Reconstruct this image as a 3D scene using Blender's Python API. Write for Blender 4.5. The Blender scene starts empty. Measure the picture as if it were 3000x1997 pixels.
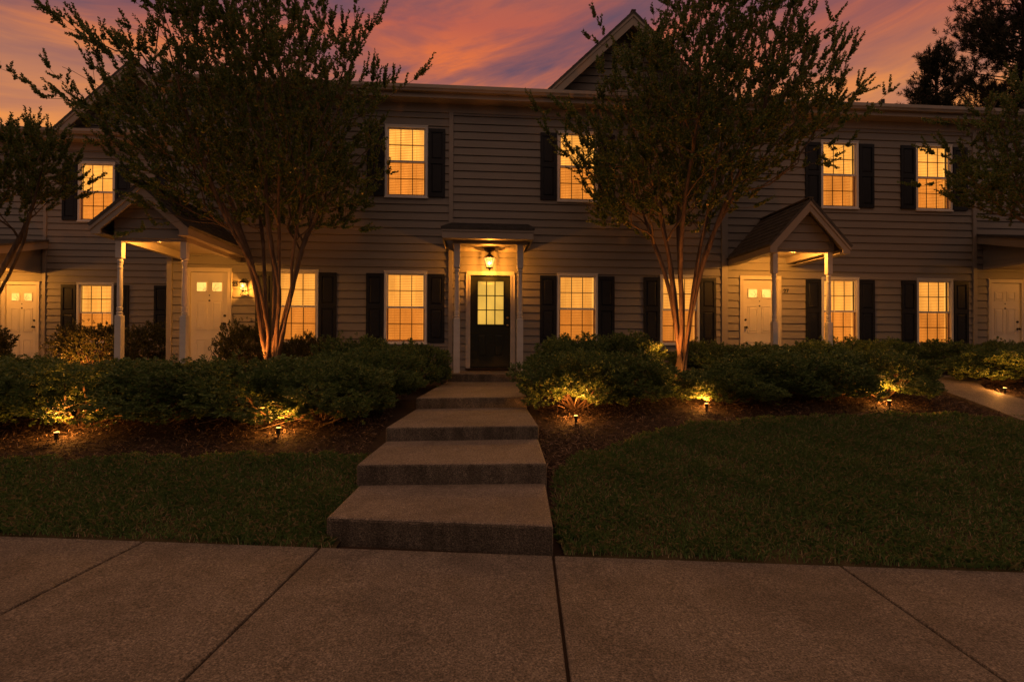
import bpy, math, random
import numpy as np
from mathutils import Vector, Matrix
random.seed(7)
S = bpy.context.scene
COL = S.collection
R = math.radians

# ------------------------------------------------------------------ helpers
class MB:
    """collects faces and links them as one mesh object"""
    def __init__(s): s.v = []; s.f = []
    def add(s, vs, fs):
        b = len(s.v); s.v += [tuple(p) for p in vs]; s.f += [tuple(i + b for i in f) for f in fs]
    def quad(s, a, b, c, d): s.add([a, b, c, d], [(0, 1, 2, 3)])
    def box(s, x0, x1, y0, y1, z0, z1):
        s.add([(x0,y0,z0),(x1,y0,z0),(x1,y1,z0),(x0,y1,z0),(x0,y0,z1),(x1,y0,z1),(x1,y1,z1),(x0,y1,z1)],
              [(0,3,2,1),(4,5,6,7),(0,1,5,4),(1,2,6,5),(2,3,7,6),(3,0,4,7)])
    def prism(s, poly, y0, y1):           # poly in (x,z), counter-clockwise seen from -y
        n = len(poly)
        s.add([(x,y0,z) for x,z in poly] + [(x,y1,z) for x,z in poly],
              [tuple(range(n)), tuple(range(2*n-1, n-1, -1))] + [(i, i+n, (i+1)%n+n, (i+1)%n) for i in range(n)])
    def slab(s, poly, z0, z1):            # poly in (x,y) counter-clockwise; z1 may be a list
        n = len(poly)
        zt = z1 if isinstance(z1, (list, tuple)) else [z1]*n
        s.add([(x,y,z0) for x,y in poly] + [(p[0],p[1],zt[i]) for i,p in enumerate(poly)],
              [tuple(range(n-1,-1,-1)), tuple(range(n, 2*n))] + [(i,(i+1)%n,(i+1)%n+n,i+n) for i in range(n)])
    def lathe(s, cx, cy, prof, n=14):     # prof: list of (r,z) bottom to top
        b = len(s.v); m = len(prof)
        for r, z in prof:
            for k in range(n):
                a = 2*math.pi*k/n; s.v.append((cx+r*math.cos(a), cy+r*math.sin(a), z))
        for j in range(m-1):
            for k in range(n):
                k2 = (k+1) % n
                s.f.append((b+j*n+k, b+j*n+k2, b+(j+1)*n+k2, b+(j+1)*n+k))
        s.f.append(tuple(b+k for k in range(n-1,-1,-1))); s.f.append(tuple(b+(m-1)*n+k for k in range(n)))
    def tube(s, pts, rad, n=6):
        pts = [Vector(p) for p in pts]; b = len(s.v); m = len(pts)
        up = Vector((0.31,0.22,0.93)); 
        for i,p in enumerate(pts):
            t = (pts[min(i+1,m-1)] - pts[max(i-1,0)])
            t = t.normalized() if t.length > 1e-9 else Vector((0,0,1))
            if i == 0:
                u = t.orthogonal().normalized()
            else:
                u = (u - t*u.dot(t)); u = u.normalized() if u.length > 1e-6 else t.orthogonal().normalized()
            w = t.cross(u); r = rad[i] if hasattr(rad,'__len__') else rad
            for k in range(n):
                a = 2*math.pi*k/n; s.v.append(tuple(p + (u*math.cos(a)+w*math.sin(a))*r))
        for j in range(m-1):
            for k in range(n):
                k2 = (k+1)%n
                s.f.append((b+j*n+k, b+j*n+k2, b+(j+1)*n+k2, b+(j+1)*n+k))
        s.f.append(tuple(b+k for k in range(n-1,-1,-1))); s.f.append(tuple(b+(m-1)*n+k for k in range(n)))
    def build(s, name, mat, parent=None, smooth=False, bevel=0, loc=None):
        me = bpy.data.meshes.new(name); me.from_pydata(s.v, [], s.f); me.update()
        me.materials.append(mat)
        if smooth:
            me.polygons.foreach_set('use_smooth', [True]*len(me.polygons))
        o = bpy.data.objects.new(name, me); COL.objects.link(o)
        if parent: o.parent = parent
        if loc: o.location = loc
        if bevel:
            m = o.modifiers.new('bevel', 'BEVEL'); m.width = bevel; m.segments = 2; m.limit_method = 'ANGLE'; m.angle_limit = R(40)
        return o

def np_mesh(name, verts, k, mat, parent=None, loc=None, smooth=False):
    """verts: (n*k,3) array, every k vertices one face"""
    nv = len(verts); nf = nv//k
    me = bpy.data.meshes.new(name)
    me.vertices.add(nv); me.vertices.foreach_set('co', np.ascontiguousarray(verts, dtype=np.float32).ravel())
    me.loops.add(nv); me.loops.foreach_set('vertex_index', np.arange(nv, dtype=np.int32))
    me.polygons.add(nf); me.polygons.foreach_set('loop_start', np.arange(0, nv, k, dtype=np.int32))
    me.update(calc_edges=True); me.materials.append(mat)
    o = bpy.data.objects.new(name, me); COL.objects.link(o)
    if parent: o.parent = parent
    if loc is not None: o.location = loc
    return o

def tag(o, label=None, cat=None, group=None, kind=None):
    if label: o['label'] = label
    if cat: o['category'] = cat
    if group: o['group'] = group
    if kind: o['kind'] = kind
    return o
def thing(name, label, cat, loc=(0,0,0), group=None):
    o = bpy.data.objects.new(name, None); COL.objects.link(o); o.location = loc
    o.empty_display_size = .2
    return tag(o, label, cat, group)
def copy_tree(o, parent=None):
    c = o.copy(); COL.objects.link(c)
    if parent: c.parent = parent
    for ch in list(o.children): copy_tree(ch, c)
    return c

# ------------------------------------------------------------------ materials
class NT:
    def __init__(s, m):
        m.use_nodes = True; s.t = m.node_tree; s.t.nodes.clear()
    def n(s, typ, ins=None, **kw):
        nd = s.t.nodes.new(typ)
        for k, v in kw.items(): setattr(nd, k, v)
        for k, v in (ins or {}).items():
            if isinstance(v, bpy.types.NodeSocket): s.t.links.new(v, nd.inputs[k])
            else: nd.inputs[k].default_value = v
        return nd
    def ramp(s, fac, stops, interp='LINEAR'):
        nd = s.t.nodes.new('ShaderNodeValToRGB'); s.t.links.new(fac, nd.inputs[0])
        cr = nd.color_ramp; cr.interpolation = interp
        while len(cr.elements) > 1: cr.elements.remove(cr.elements[-1])
        for i, (p, c) in enumerate(stops):
            e = cr.elements[0] if i == 0 else cr.elements.new(p)
            e.position = p; e.color = (*c, 1) if len(c) == 3 else c
        return nd.outputs[0]
    def mix(s, fac, a, b, mode='MIX'):
        nd = s.t.nodes.new('ShaderNodeMix'); nd.data_type = 'RGBA'; nd.blend_type = mode
        for sock, v in ((nd.inputs[0], fac), (nd.inputs[6], a), (nd.inputs[7], b)):
            if isinstance(v, bpy.types.NodeSocket): s.t.links.new(v, sock)
            else: sock.default_value = v if not isinstance(v, tuple) else ((*v, 1) if len(v) == 3 else v)
        return nd.outputs[2]
    def math(s, op, a, b=0.0, c=None):
        nd = s.t.nodes.new('ShaderNodeMath'); nd.operation = op
        for i, v in enumerate([a, b] + ([c] if c is not None else [])):
            if isinstance(v, bpy.types.NodeSocket): s.t.links.new(v, nd.inputs[i])
            else: nd.inputs[i].default_value = v
        return nd.outputs[0]
    def noise(s, scale, detail=4, rough=.55, vec=None, dist=0):
        ins = {'Scale': scale, 'Detail': detail, 'Roughness': rough, 'Distortion': dist}
        if vec is not None: ins['Vector'] = vec
        return s.n('ShaderNodeTexNoise', ins).outputs[0]
    def out(s, surf): s.n('ShaderNodeOutputMaterial', {'Surface': surf})

def surf_mat(name, c1, c2=None, rough=.6, nscale=3, fine=0, bump=0, bscale=60, spec=.3, stretch=None, metal=0):
    m = bpy.data.materials.new(name); t = NT(m)
    co = t.n('ShaderNodeTexCoord').outputs['Object']
    if stretch:
        co = t.n('ShaderNodeMapping', {'Vector': co, 'Scale': stretch}).outputs[0]
    ins = {'Roughness': rough, 'Specular IOR Level': spec, 'Metallic': metal}
    col = (*c1, 1)
    if c2:
        f = t.noise(nscale, 5, .6, co)
        col = t.ramp(f, [(.3, c1), (.7, c2)])
        if fine:
            g = t.noise(nscale*40, 3, .6, co)
            col = t.mix(fine, col, t.ramp(g, [(.3, (.25,.25,.25)), (.7, (1,1,1))]), 'MULTIPLY')
    ins['Base Color'] = col
    if bump:
        h = t.noise(bscale, 4, .6, co)
        ins['Normal'] = t.n('ShaderNodeBump', {'Height': h, 'Strength': bump, 'Distance': .01}).outputs[0]
    p = t.n('ShaderNodeBsdfPrincipled', ins)
    t.out(p.outputs[0]); return m

def leaf_mat(name, stops, rough=.45, trans=.25, spec=.4):
    m = bpy.data.materials.new(name); t = NT(m)
    g = t.n('ShaderNodeNewGeometry')
    col = t.ramp(g.outputs['Random Per Island'], stops)
    p = t.n('ShaderNodeBsdfPrincipled', {'Base Color': col, 'Roughness': rough, 'Specular IOR Level': spec})
    tr = t.n('ShaderNodeBsdfTranslucent', {'Color': col})
    t.out(t.n('ShaderNodeMixShader', {0: trans, 1: p.outputs[0], 2: tr.outputs[0]}).outputs[0]); return m

def emit_mat(name, col, strength, nscale=0, lo=.6, stretch=(1,1,1)):
    m = bpy.data.materials.new(name); t = NT(m)
    st = strength
    if nscale:
        co = t.n('ShaderNodeTexCoord').outputs['Object']
        oi = t.n('ShaderNodeObjectInfo').outputs['Random']
        off = t.n('ShaderNodeCombineXYZ', {0: t.math('MULTIPLY', oi, 37.0), 1: 0.0, 2: t.math('MULTIPLY', oi, 11.0)}).outputs[0]
        v = t.n('ShaderNodeVectorMath', {0: co, 1: off}, operation='ADD').outputs[0]
        v = t.n('ShaderNodeMapping', {'Vector': v, 'Scale': stretch}).outputs[0]
        f = t.noise(nscale, 3, .5, v)
        st = t.n('ShaderNodeMapRange', {'Value': f, 'From Min': .3, 'From Max': .7, 'To Min': strength*lo, 'To Max': strength*1.15}).outputs[0]
        st = t.math('MULTIPLY', st, t.math('MULTIPLY_ADD', oi, .34, .80))
    e = t.n('ShaderNodeEmission', {'Color': (*col, 1), 'Strength': st})
    d = t.n('ShaderNodeBsdfDiffuse', {'Color': (.5,.42,.3,1)})
    t.out(t.n('ShaderNodeAddShader', {0: e.outputs[0], 1: d.outputs[0]}).outputs[0]); return m

def concrete(name, base, dark, shade_streak=False):
    m = bpy.data.materials.new(name); t = NT(m)
    co = t.n('ShaderNodeTexCoord').outputs['Object']
    big = t.noise(1.3, 6, .62, co, .4)
    col = t.ramp(big, [(.3, dark), (.52, base), (.75, tuple(c*1.18 for c in base))])
    st = t.noise(6, 5, .65, co)
    col = t.mix(.45, col, t.ramp(st, [(.35, (.55,.53,.5)), (.6, (1,1,1))]), 'MULTIPLY')
    sp = t.noise(105, 4, .75, co)
    col = t.mix(1.0, col, t.ramp(sp, [(.38, (.36,.35,.33)), (.47, (.82,.81,.80)), (.54, (1.10,1.09,1.07)), (.63, (1.95,1.86,1.75))]), 'MULTIPLY')
    sp2 = t.noise(38, 3, .6, co)
    col = t.mix(.8, col, t.ramp(sp2, [(.32, (.68,.66,.64)), (.66, (1.18,1.17,1.15))]), 'MULTIPLY')
    vo = t.n('ShaderNodeTexVoronoi', {'Vector': co, 'Scale': 95.0}).outputs['Distance']
    h = t.math('ADD', t.math('MULTIPLY', vo, .6), t.math('MULTIPLY', sp, .9))
    bp = t.n('ShaderNodeBump', {'Height': h, 'Strength': .9, 'Distance': .008}).outputs[0]
    if shade_streak:  # streaky darkening that puts riser shade into the colour
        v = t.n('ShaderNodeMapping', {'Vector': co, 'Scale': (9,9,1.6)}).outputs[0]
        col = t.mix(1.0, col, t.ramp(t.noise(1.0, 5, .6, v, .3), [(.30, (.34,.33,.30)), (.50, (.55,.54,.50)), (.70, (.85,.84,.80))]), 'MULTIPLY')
    p = t.n('ShaderNodeBsdfPrincipled', {'Base Color': col, 'Roughness': t.math('MULTIPLY_ADD', st, .3, .5), 'Specular IOR Level': .35, 'Normal': bp})
    t.out(p.outputs[0]); return m

M = {}
M['siding']  = surf_mat('siding_paint', (.275,.25,.228), (.325,.297,.27), .55, 1.2, fine=.12, bump=.12, bscale=40, stretch=(.6,1,3))
M['trim']    = surf_mat('trim_paint', (.38,.325,.275), (.43,.37,.315), .5, 2, bump=.06)
M['gutter']  = surf_mat('gutter_metal', (.36,.30,.25), (.42,.355,.30), .35, 2, spec=.5)
M['soffit']  = surf_mat('soffit_panel', (.42,.355,.29), (.47,.40,.33), .6, 2)
M['white']   = surf_mat('white_vinyl', (.78,.76,.74), (.84,.82,.80), .4, 4)
M['post']    = surf_mat('post_paint', (.66,.62,.59), (.76,.72,.69), .45, 5, fine=.15, bump=.1)
M['door']    = surf_mat('white_door_paint', (.68,.63,.57), (.76,.71,.65), .4, 2, bump=.03)
M['darkdoor']= surf_mat('dark_green_door_paint', (.022,.026,.014), (.03,.034,.019), .35, 2, bump=.03)
M['shutter'] = surf_mat('shutter_navy', (.011,.013,.018), (.018,.020,.027), .5, 6, bump=.05)
M['black']   = surf_mat('black_metal', (.012,.011,.010), (.02,.018,.016), .4, 8, spec=.5)
M['bronze']  = surf_mat('bronze_metal', (.06,.035,.018), (.10,.06,.03), .35, 9, spec=.5, metal=.6)
M['brass']   = surf_mat('aged_brass', (.45,.30,.12), (.55,.38,.16), .3, 9, metal=1)
M['shingle'] = surf_mat('asphalt_shingle', (.085,.080,.080), (.18,.17,.163), .9, 7, fine=.6, bump=.5, bscale=160)
M['concrete']= concrete('step_concrete', (.245,.215,.185), (.165,.145,.125))
M['shaded_riser']  = concrete('shaded_riser_concrete', (.245,.215,.185), (.165,.145,.125), True)  # step concrete with the shade of the risers painted in
M['walk']    = concrete('sidewalk_concrete', (.225,.20,.17), (.15,.132,.113))
M['asphalt'] = surf_mat('asphalt', (.04,.04,.04), (.06,.06,.058), .85, 2, fine=.4, bump=.4, bscale=150)
M['soil']    = surf_mat('bed_soil', (.030,.019,.012), (.062,.040,.026), .95, 5, fine=.5, bump=.8, bscale=40)
M['turf']    = surf_mat('turf_soil', (.05,.042,.016), (.10,.078,.035), .95, 4, fine=.5, bump=.6, bscale=50)
M['bark']    = surf_mat('crape_bark', (.085,.055,.037), (.30,.205,.135), .7, 9, fine=.6, bump=.9, bscale=22, stretch=(1.6,1.6,.28))
M['limb']    = surf_mat('crape_limb', (.10,.07,.045), (.17,.12,.08), .75, 6)
M['shoot']   = surf_mat('green_shoot', (.05,.055,.022), (.08,.08,.035), .7, 6)
M['pinebark']= surf_mat('pine_bark', (.05,.035,.026), (.09,.06,.045), .9, 6, bump=.6, bscale=12)
M['leaf']    = leaf_mat('crape_leaf', [(0,(.085,.150,.036)),(.5,(.135,.205,.050)),(.8,(.20,.24,.062)),(.94,(.27,.24,.075)),(1,(.30,.20,.07))], .36, .35)
M['shrub']   = leaf_mat('shrub_leaf', [(0,(.065,.120,.036)),(.45,(.105,.175,.052)),(.8,(.155,.22,.068)),(1,(.23,.27,.095))], .45, .25)
M['shrub2']  = leaf_mat('boxwood_leaf', [(0,(.035,.046,.015)),(.5,(.055,.068,.02)),(1,(.11,.10,.035))], .4, .25)
M['needle']  = leaf_mat('pine_needle', [(0,(.014,.022,.009)),(.6,(.026,.036,.013)),(1,(.05,.048,.02))], .5, .1)
M['grass']   = leaf_mat('grass_blade', [(0,(.13,.26,.08)),(.5,(.20,.34,.11)),(.74,(.28,.35,.13)),(.88,(.46,.40,.22)),(1,(.55,.44,.28))], .5, .3, .3)
M['mulch']   = leaf_mat('mulch_chip', [(0,(.03,.019,.013)),(.5,(.085,.054,.036)),(.85,(.18,.12,.08)),(1,(.36,.25,.17))], .8, 0, .2)
WARM = (1.0, .375, .05)
M['blind']   = emit_mat('lit_blind', (1.0,.36,.046), .68, 1.6, .72, (2.2,1,.9))
M['room']    = emit_mat('lit_room', (1.0,.46,.08), 1.35, 2.0, .6, (3,1,.5))
M['doorlite']= emit_mat('lit_door_pane', (1.0,.57,.085), .80, 1.3, .75)
M['fanlite'] = emit_mat('lit_fanlight', (1.0,.60,.14), 1.25, 5, .7)
M['bulb']    = emit_mat('bulb_glow', (1.0,.62,.20), 9.0)
M['lens']    = emit_mat('lamp_lens', (1.0,.52,.14), 2.4)
def glass_mat():
    m = bpy.data.materials.new('window_glass'); t = NT(m)
    fr = t.n('ShaderNodeFresnel', {'IOR': 1.45}).outputs[0]
    gl = t.n('ShaderNodeBsdfGlossy', {'Roughness': .03, 'Color': (.9,.9,.9,1)}).outputs[0]
    tr = t.n('ShaderNodeBsdfTransparent', {'Color': (.97,.97,.95,1)}).outputs[0]
    t.out(t.n('ShaderNodeMixShader', {0: fr, 1: tr, 2: gl}).outputs[0]); return m
M['glass'] = glass_mat()
def screen_mat():
    m = bpy.data.materials.new('insect_screen'); t = NT(m)
    tr = t.n('ShaderNodeBsdfTransparent', {'Color': (.80,.62,.52,1)}).outputs[0]
    df = t.n('ShaderNodeBsdfDiffuse', {'Color': (.05,.045,.04,1)}).outputs[0]
    t.out(t.n('ShaderNodeMixShader', {0: .12, 1: tr, 2: df}).outputs[0]); return m
M['screen'] = screen_mat()
def amber_mat():
    m = bpy.data.materials.new('lantern_glass'); t = NT(m)
    e = t.n('ShaderNodeEmission', {'Color': (1,.55,.13,1), 'Strength': 2.2}).outputs[0]
    tr = t.n('ShaderNodeBsdfTransparent', {'Color': (1,.9,.7,1)}).outputs[0]
    t.out(t.n('ShaderNodeMixShader', {0: .45, 1: tr, 2: e}).outputs[0]); return m
M['amber'] = amber_mat()

# ------------------------------------------------------------------ terrain
def y_edge(x): return 3.365 - .1055*np.asarray(x, float)          # far edge of the sidewalk
def ground_z(x, y):
    x = np.asarray(x, float); y = np.asarray(y, float)
    v = y - y_edge(x)
    p = np.interp(v, [-60,-3.2,0,.5,1,1.6,2.2,3,4,5,6,7,60], [0,0,-.005,.045,.115,.215,.31,.43,.555,.65,.715,.745,.75])
    fade = np.clip(1 - v/6.0, 0, 1)
    z = p - .02*np.clip(x,-12,12)*fade
    # the bed is kept below the treads along the steps and the upper walk
    d = np.maximum(0, np.maximum(-.95 - x, x - .95))
    step_z = np.interp(y, [3.4,3.6,4.3,4.45,5.4,5.6,7.0,7.2,9.6,10.2], [0,0,.11,.13,.28,.31,.43,.45,.58,.60])
    w = np.clip(d/1.1, 0, 1)
    return np.where((y > 3.4) & (y < 13), np.minimum(z, step_z*(1-w) + z*w + .0), z)

def grid_obj(name, xs, ys, zfun, mat, dz=0, mask=None, bumpy=0):
    X, Y = np.meshgrid(xs, ys); Z = zfun(X, Y) + dz
    if bumpy:
        rg = np.random.default_rng(3); Z = Z + bumpy*(np.sin(X*5.1+Y*2.3)+np.sin(X*2.7-Y*6.1)+rg.normal(0,.5,X.shape))*.33
    nx, ny = len(xs), len(ys)
    V = np.stack([X, Y, Z], -1).reshape(-1, 3).tolist(); F = []
    for j in range(ny-1):
        for i in range(nx-1):
            if mask is None or mask((xs[i]+xs[i+1])/2, (ys[j]+ys[j+1])/2):
                a = j*nx+i; F.append((a, a+1, a+nx+1, a+nx))
    mb = MB(); mb.v = V; mb.f = F
    return mb.build(name, mat, smooth=True)

LB_L = ([-14,-4.43,-2.9,-1.145,-.9], [5.5,5.17,5.23,5.16,5.1])
LB_R = ([.54,.72,.95,1.66,2.46,3.33,4.5,5.8,7.08,9,14], [3.30,4.6,5.0,5.47,5.95,6.15,6.28,6.33,6.1,5.6,4.9])
def in_lawn(x, y):
    x = np.asarray(x, float); y = np.asarray(y, float)
    wob = .05*np.sin(x*7.3)+.04*np.sin(x*17.1+1)
    l = (x < -.93 + np.minimum(0, (4.4-y)*.06)) & (y < np.interp(x, *LB_L) + wob)
    r = (x > np.interp(y,[3.3,4.36,5.0],[.56,.66,.72])) & (y < np.interp(x, *LB_R) + wob)
    return (l | r) & (y > y_edge(x) + .006)

far = np.concatenate([[-400,-150,-60,-30], np.linspace(-14,14,113), [30,60,150,400]])
fary = np.concatenate([[-200,-60,-20,-6], np.linspace(0,16,81), [24,40,80,200,500]])
def gz_base(x, y):
    z = ground_z(x, y)
    v = y - y_edge(x)
    return np.where(v < -.3, z - .16, z-.02)             # under the sidewalk and street
tag(grid_obj('ground', far, fary, gz_base, M['soil'], bumpy=.006), kind='structure')
xs = np.linspace(-14,14,281); ys = np.linspace(2.0,6.6,116)
lw = grid_obj('lawn', xs, ys, lambda x,y: np.where(y > y_edge(x), ground_z(x,y), ground_z(x,y)-.035), M['turf'], dz=.012, mask=lambda x,y: bool(in_lawn(x,y)) or (-.07 < y-y_edge(x) < .05 and bool(in_lawn(x,y+.13))))
tag(lw, kind='structure')

# sidewalk: separate concrete panels with tooled joints
mb = MB()
joints = [-14.2,-11.6,-9.2,-6.8,-4.6,-3.32,-2.177,-1.0,.526,2.352,4.0,5.6,7.3,9.6,12,14.4]
gap = .008
ed = np.array([1,-.1055]); ed /= np.linalg.norm(ed); nr = np.array([-ed[1], ed[0]])*-1   # toward the street
def sw(x, v):     # point on the walk: joint x at the far edge, v metres toward the street
    q = np.array([x, 3.365-.1055*x]) + nr*v
    return (float(q[0]), float(q[1]))
for a, b in zip(joints[:-1], joints[1:]):
    poly = [sw(a+gap,1.75), sw(b-gap,1.75), sw(b-gap,0), sw(a+gap,0)]
    mb.slab(poly, -.42, [-.02*p[0] for p in poly])
tag(mb.build('sidewalk', M['walk'], bevel=.009), kind='structure')
mb = MB(); poly = [sw(-14.2,1.74), sw(14.4,1.74), sw(14.4,.012), sw(-14.2,.012)]
mb.slab(poly, -.43, [-.02*p[0]-.022 for p in poly])
tag(mb.build('sidewalk_joint_filler', M['soil']), kind='structure')
mb = MB(); poly = [sw(-14.2,9), sw(14.4,9), sw(14.4,1.77), sw(-14.2,1.77)]
mb.slab(poly, -.45, [-.02*p[0]-.14 for p in poly])
tag(mb.build('road', M['asphalt']), kind='structure')

# side path to the right-hand door
mb = MB()
pl = [(6.75,5.55),(7.05,6.55),(7.52,7.75),(7.85,8.9),(8.6,9.8),(10.2,10.25),(12.0,10.3)]
pr_ = [(8.35,5.2),(8.15,6.95),(7.86,8.03),(8.3,8.55),(8.95,9.0),(10.3,9.3),(12.0,9.3)]
L_ = [(7.0,5.0)]+[(6.85,5.86)]
pathL = [(6.35,3.2),(6.6,4.6),(6.86,5.86),(7.2,6.9),(7.55,7.8),(8.2,8.9),(9.3,9.75),(11,10.1),(12.6,10.15),(13.4,10.15)]
pathR = [(8.3,3.0),(8.25,4.6),(8.2,5.9),(8.16,7.0),(8.35,7.75),(8.9,8.4),(9.8,8.9),(11.2,9.1),(12.6,9.15),(13.4,9.15)]
n = len(pathL)
for i in range(n-1):
    q = [pathL[i], pathR[i], pathR[i+1], pathL[i+1]]
    zs = [float(ground_z(*pathL[i]))+.03, float(ground_z(*pathL[i]))+.03, float(ground_z(*pathL[i+1]))+.03, float(ground_z(*pathL[i+1]))+.03]
    zs = [float(ground_z((pathL[k][0]+pathR[k][0])/2, (pathL[k][1]+pathR[k][1])/2))+.035 for k in (i,i,i+1,i+1)]
    b = len(mb.v)
    mb.v += [(q[k][0],q[k][1],zs[k]) for k in range(4)] + [(q[k][0],q[k][1],zs[k]-.12) for k in range(4)]
    mb.f += [(b,b+1,b+2,b+3),(b+1,b+5,b+6,b+2),(b,b+3,b+7,b+4)]
tag(mb.build('path', M['walk']), kind='structure')

# ------------------------------------------------------------------ front steps
st = thing('front_steps', 'flight of low wide concrete steps climbing from the pavement to the dark front door', 'steps', (0,3.6,0))
def shade_front(o):                     # paints riser shade: front faces get the darker streaky concrete
    o.data.materials.append(M['shaded_riser'])
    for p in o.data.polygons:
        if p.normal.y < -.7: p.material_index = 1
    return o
def step(poly, z0, z1):
    m = MB(); m.slab([(x, y-3.6) for x, y in poly], z0, z1); return shade_front(m.build('step', M['concrete'], st, bevel=.020))
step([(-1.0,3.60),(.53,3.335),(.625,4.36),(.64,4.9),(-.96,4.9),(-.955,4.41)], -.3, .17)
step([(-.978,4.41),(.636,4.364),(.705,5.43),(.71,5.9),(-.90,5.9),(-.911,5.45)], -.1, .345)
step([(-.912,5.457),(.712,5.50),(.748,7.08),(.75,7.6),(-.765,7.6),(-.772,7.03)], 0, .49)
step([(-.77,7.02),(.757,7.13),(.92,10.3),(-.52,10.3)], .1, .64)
m = MB(); m.box(-.50,.955,10.10-3.6,11.27-3.6,.2,.80); shade_front(m.build('landing', M['concrete'], st, bevel=.020))

# ------------------------------------------------------------------ houses
EXP = .173
def siding(mb, x0, x1, z0, z1, Y, holes=(), off=0.0, lim=None, d=.022):
    """lap boards facing -y with real openings; lim(z)->(xl,xr) trims a gable"""
    k0 = math.floor((z0-off)/EXP)
    k = k0
    while off + k*EXP < z1 - 1e-4:
        a = max(z0, off+k*EXP); b = min(z1, off+(k+1)*EXP); base = off+k*EXP; k += 1
        if b - a < 1e-4: continue
        b = min(b, base+EXP-.016) if base+EXP <= z1+1e-6 else b
        cuts = sorted({a, b} | {h[2] for h in holes if a < h[2] < b} | {h[3] for h in holes if a < h[3] < b})
        for c0, c1 in zip(cuts[:-1], cuts[1:]):
            segs = [(x0, x1)]
            for h in holes:
                if h[2] < (c0+c1)/2 < h[3]:
                    ns = []
                    for s0, s1 in segs:
                        if h[0] > s0: ns.append((s0, min(s1, h[0])))
                        if h[1] < s1: ns.append((max(s0, h[1]), s1))
                    segs = [q for q in ns if q[1]-q[0] > 1e-4]
            for s0, s1 in segs:
                y_ = lambda z: Y - d*(1-(z-base)/EXP) - .002
                l0, r0, l1, r1 = s0, s1, s0, s1
                if lim:
                    q0, q1 = lim(c0), lim(c1)
                    l0, r0, l1, r1 = max(s0,q0[0]), min(s1,q0[1]), max(s0,q1[0]), min(s1,q1[1])
                    if r0 <= l0: continue
                    if r1 < l1: l1 = r1 = (l1+r1)/2
                mb.quad((l0,y_(c0),c0),(r0,y_(c0),c0),(r1,y_(c1),c1),(l1,y_(c1),c1))
                if abs(c0-base) < 1e-4:
                    mb.quad((l0,Y+.012,c0),(r0,Y+.012,c0),(r0,y_(c0),c0),(l0,y_(c0),c0))
                    mb.quad((l0,Y+.013,c0-.03),(r0,Y+.013,c0-.03),(r0,Y+.013,c0+.01),(l0,Y+.013,c0+.01))

def roof_slope(mb, e0, e1, r0, r1, n, th=.03):
    """stepped shingle courses from eave edge e0-e1 up to ridge r0-r1"""
    e0, e1, r0, r1 = map(Vector, (e0, e1, r0, r1))
    up = (e1-e0).cross(r0-e0).normalized()
    if up.z < 0: up = -up
    for i in range(n):
        a, b = i/n, (i+1)/n
        p0, p1 = e0.lerp(r0, a)+up*(th), e1.lerp(r1, a)+up*(th)
        q0, q1 = e0.lerp(r0, b)+up*(th-.009), e1.lerp(r1, b)+up*(th-.009)
        mb.quad(p0, p1, q1, q0)
        mb.quad(p0-up*(.011 if i else th+.02), p1-up*(.011 if i else th+.02), p1, p0)
    for s0, s1 in ((e0, r0), (e1, r1)):
        mb.quad(s0-up*.02, s1-up*.02, s1+up*(th-.004), s0+up*(th-.004))
    mb.quad(e0-up*.02, e1-up*.02, r1-up*.02, r0-up*.02)

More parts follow.
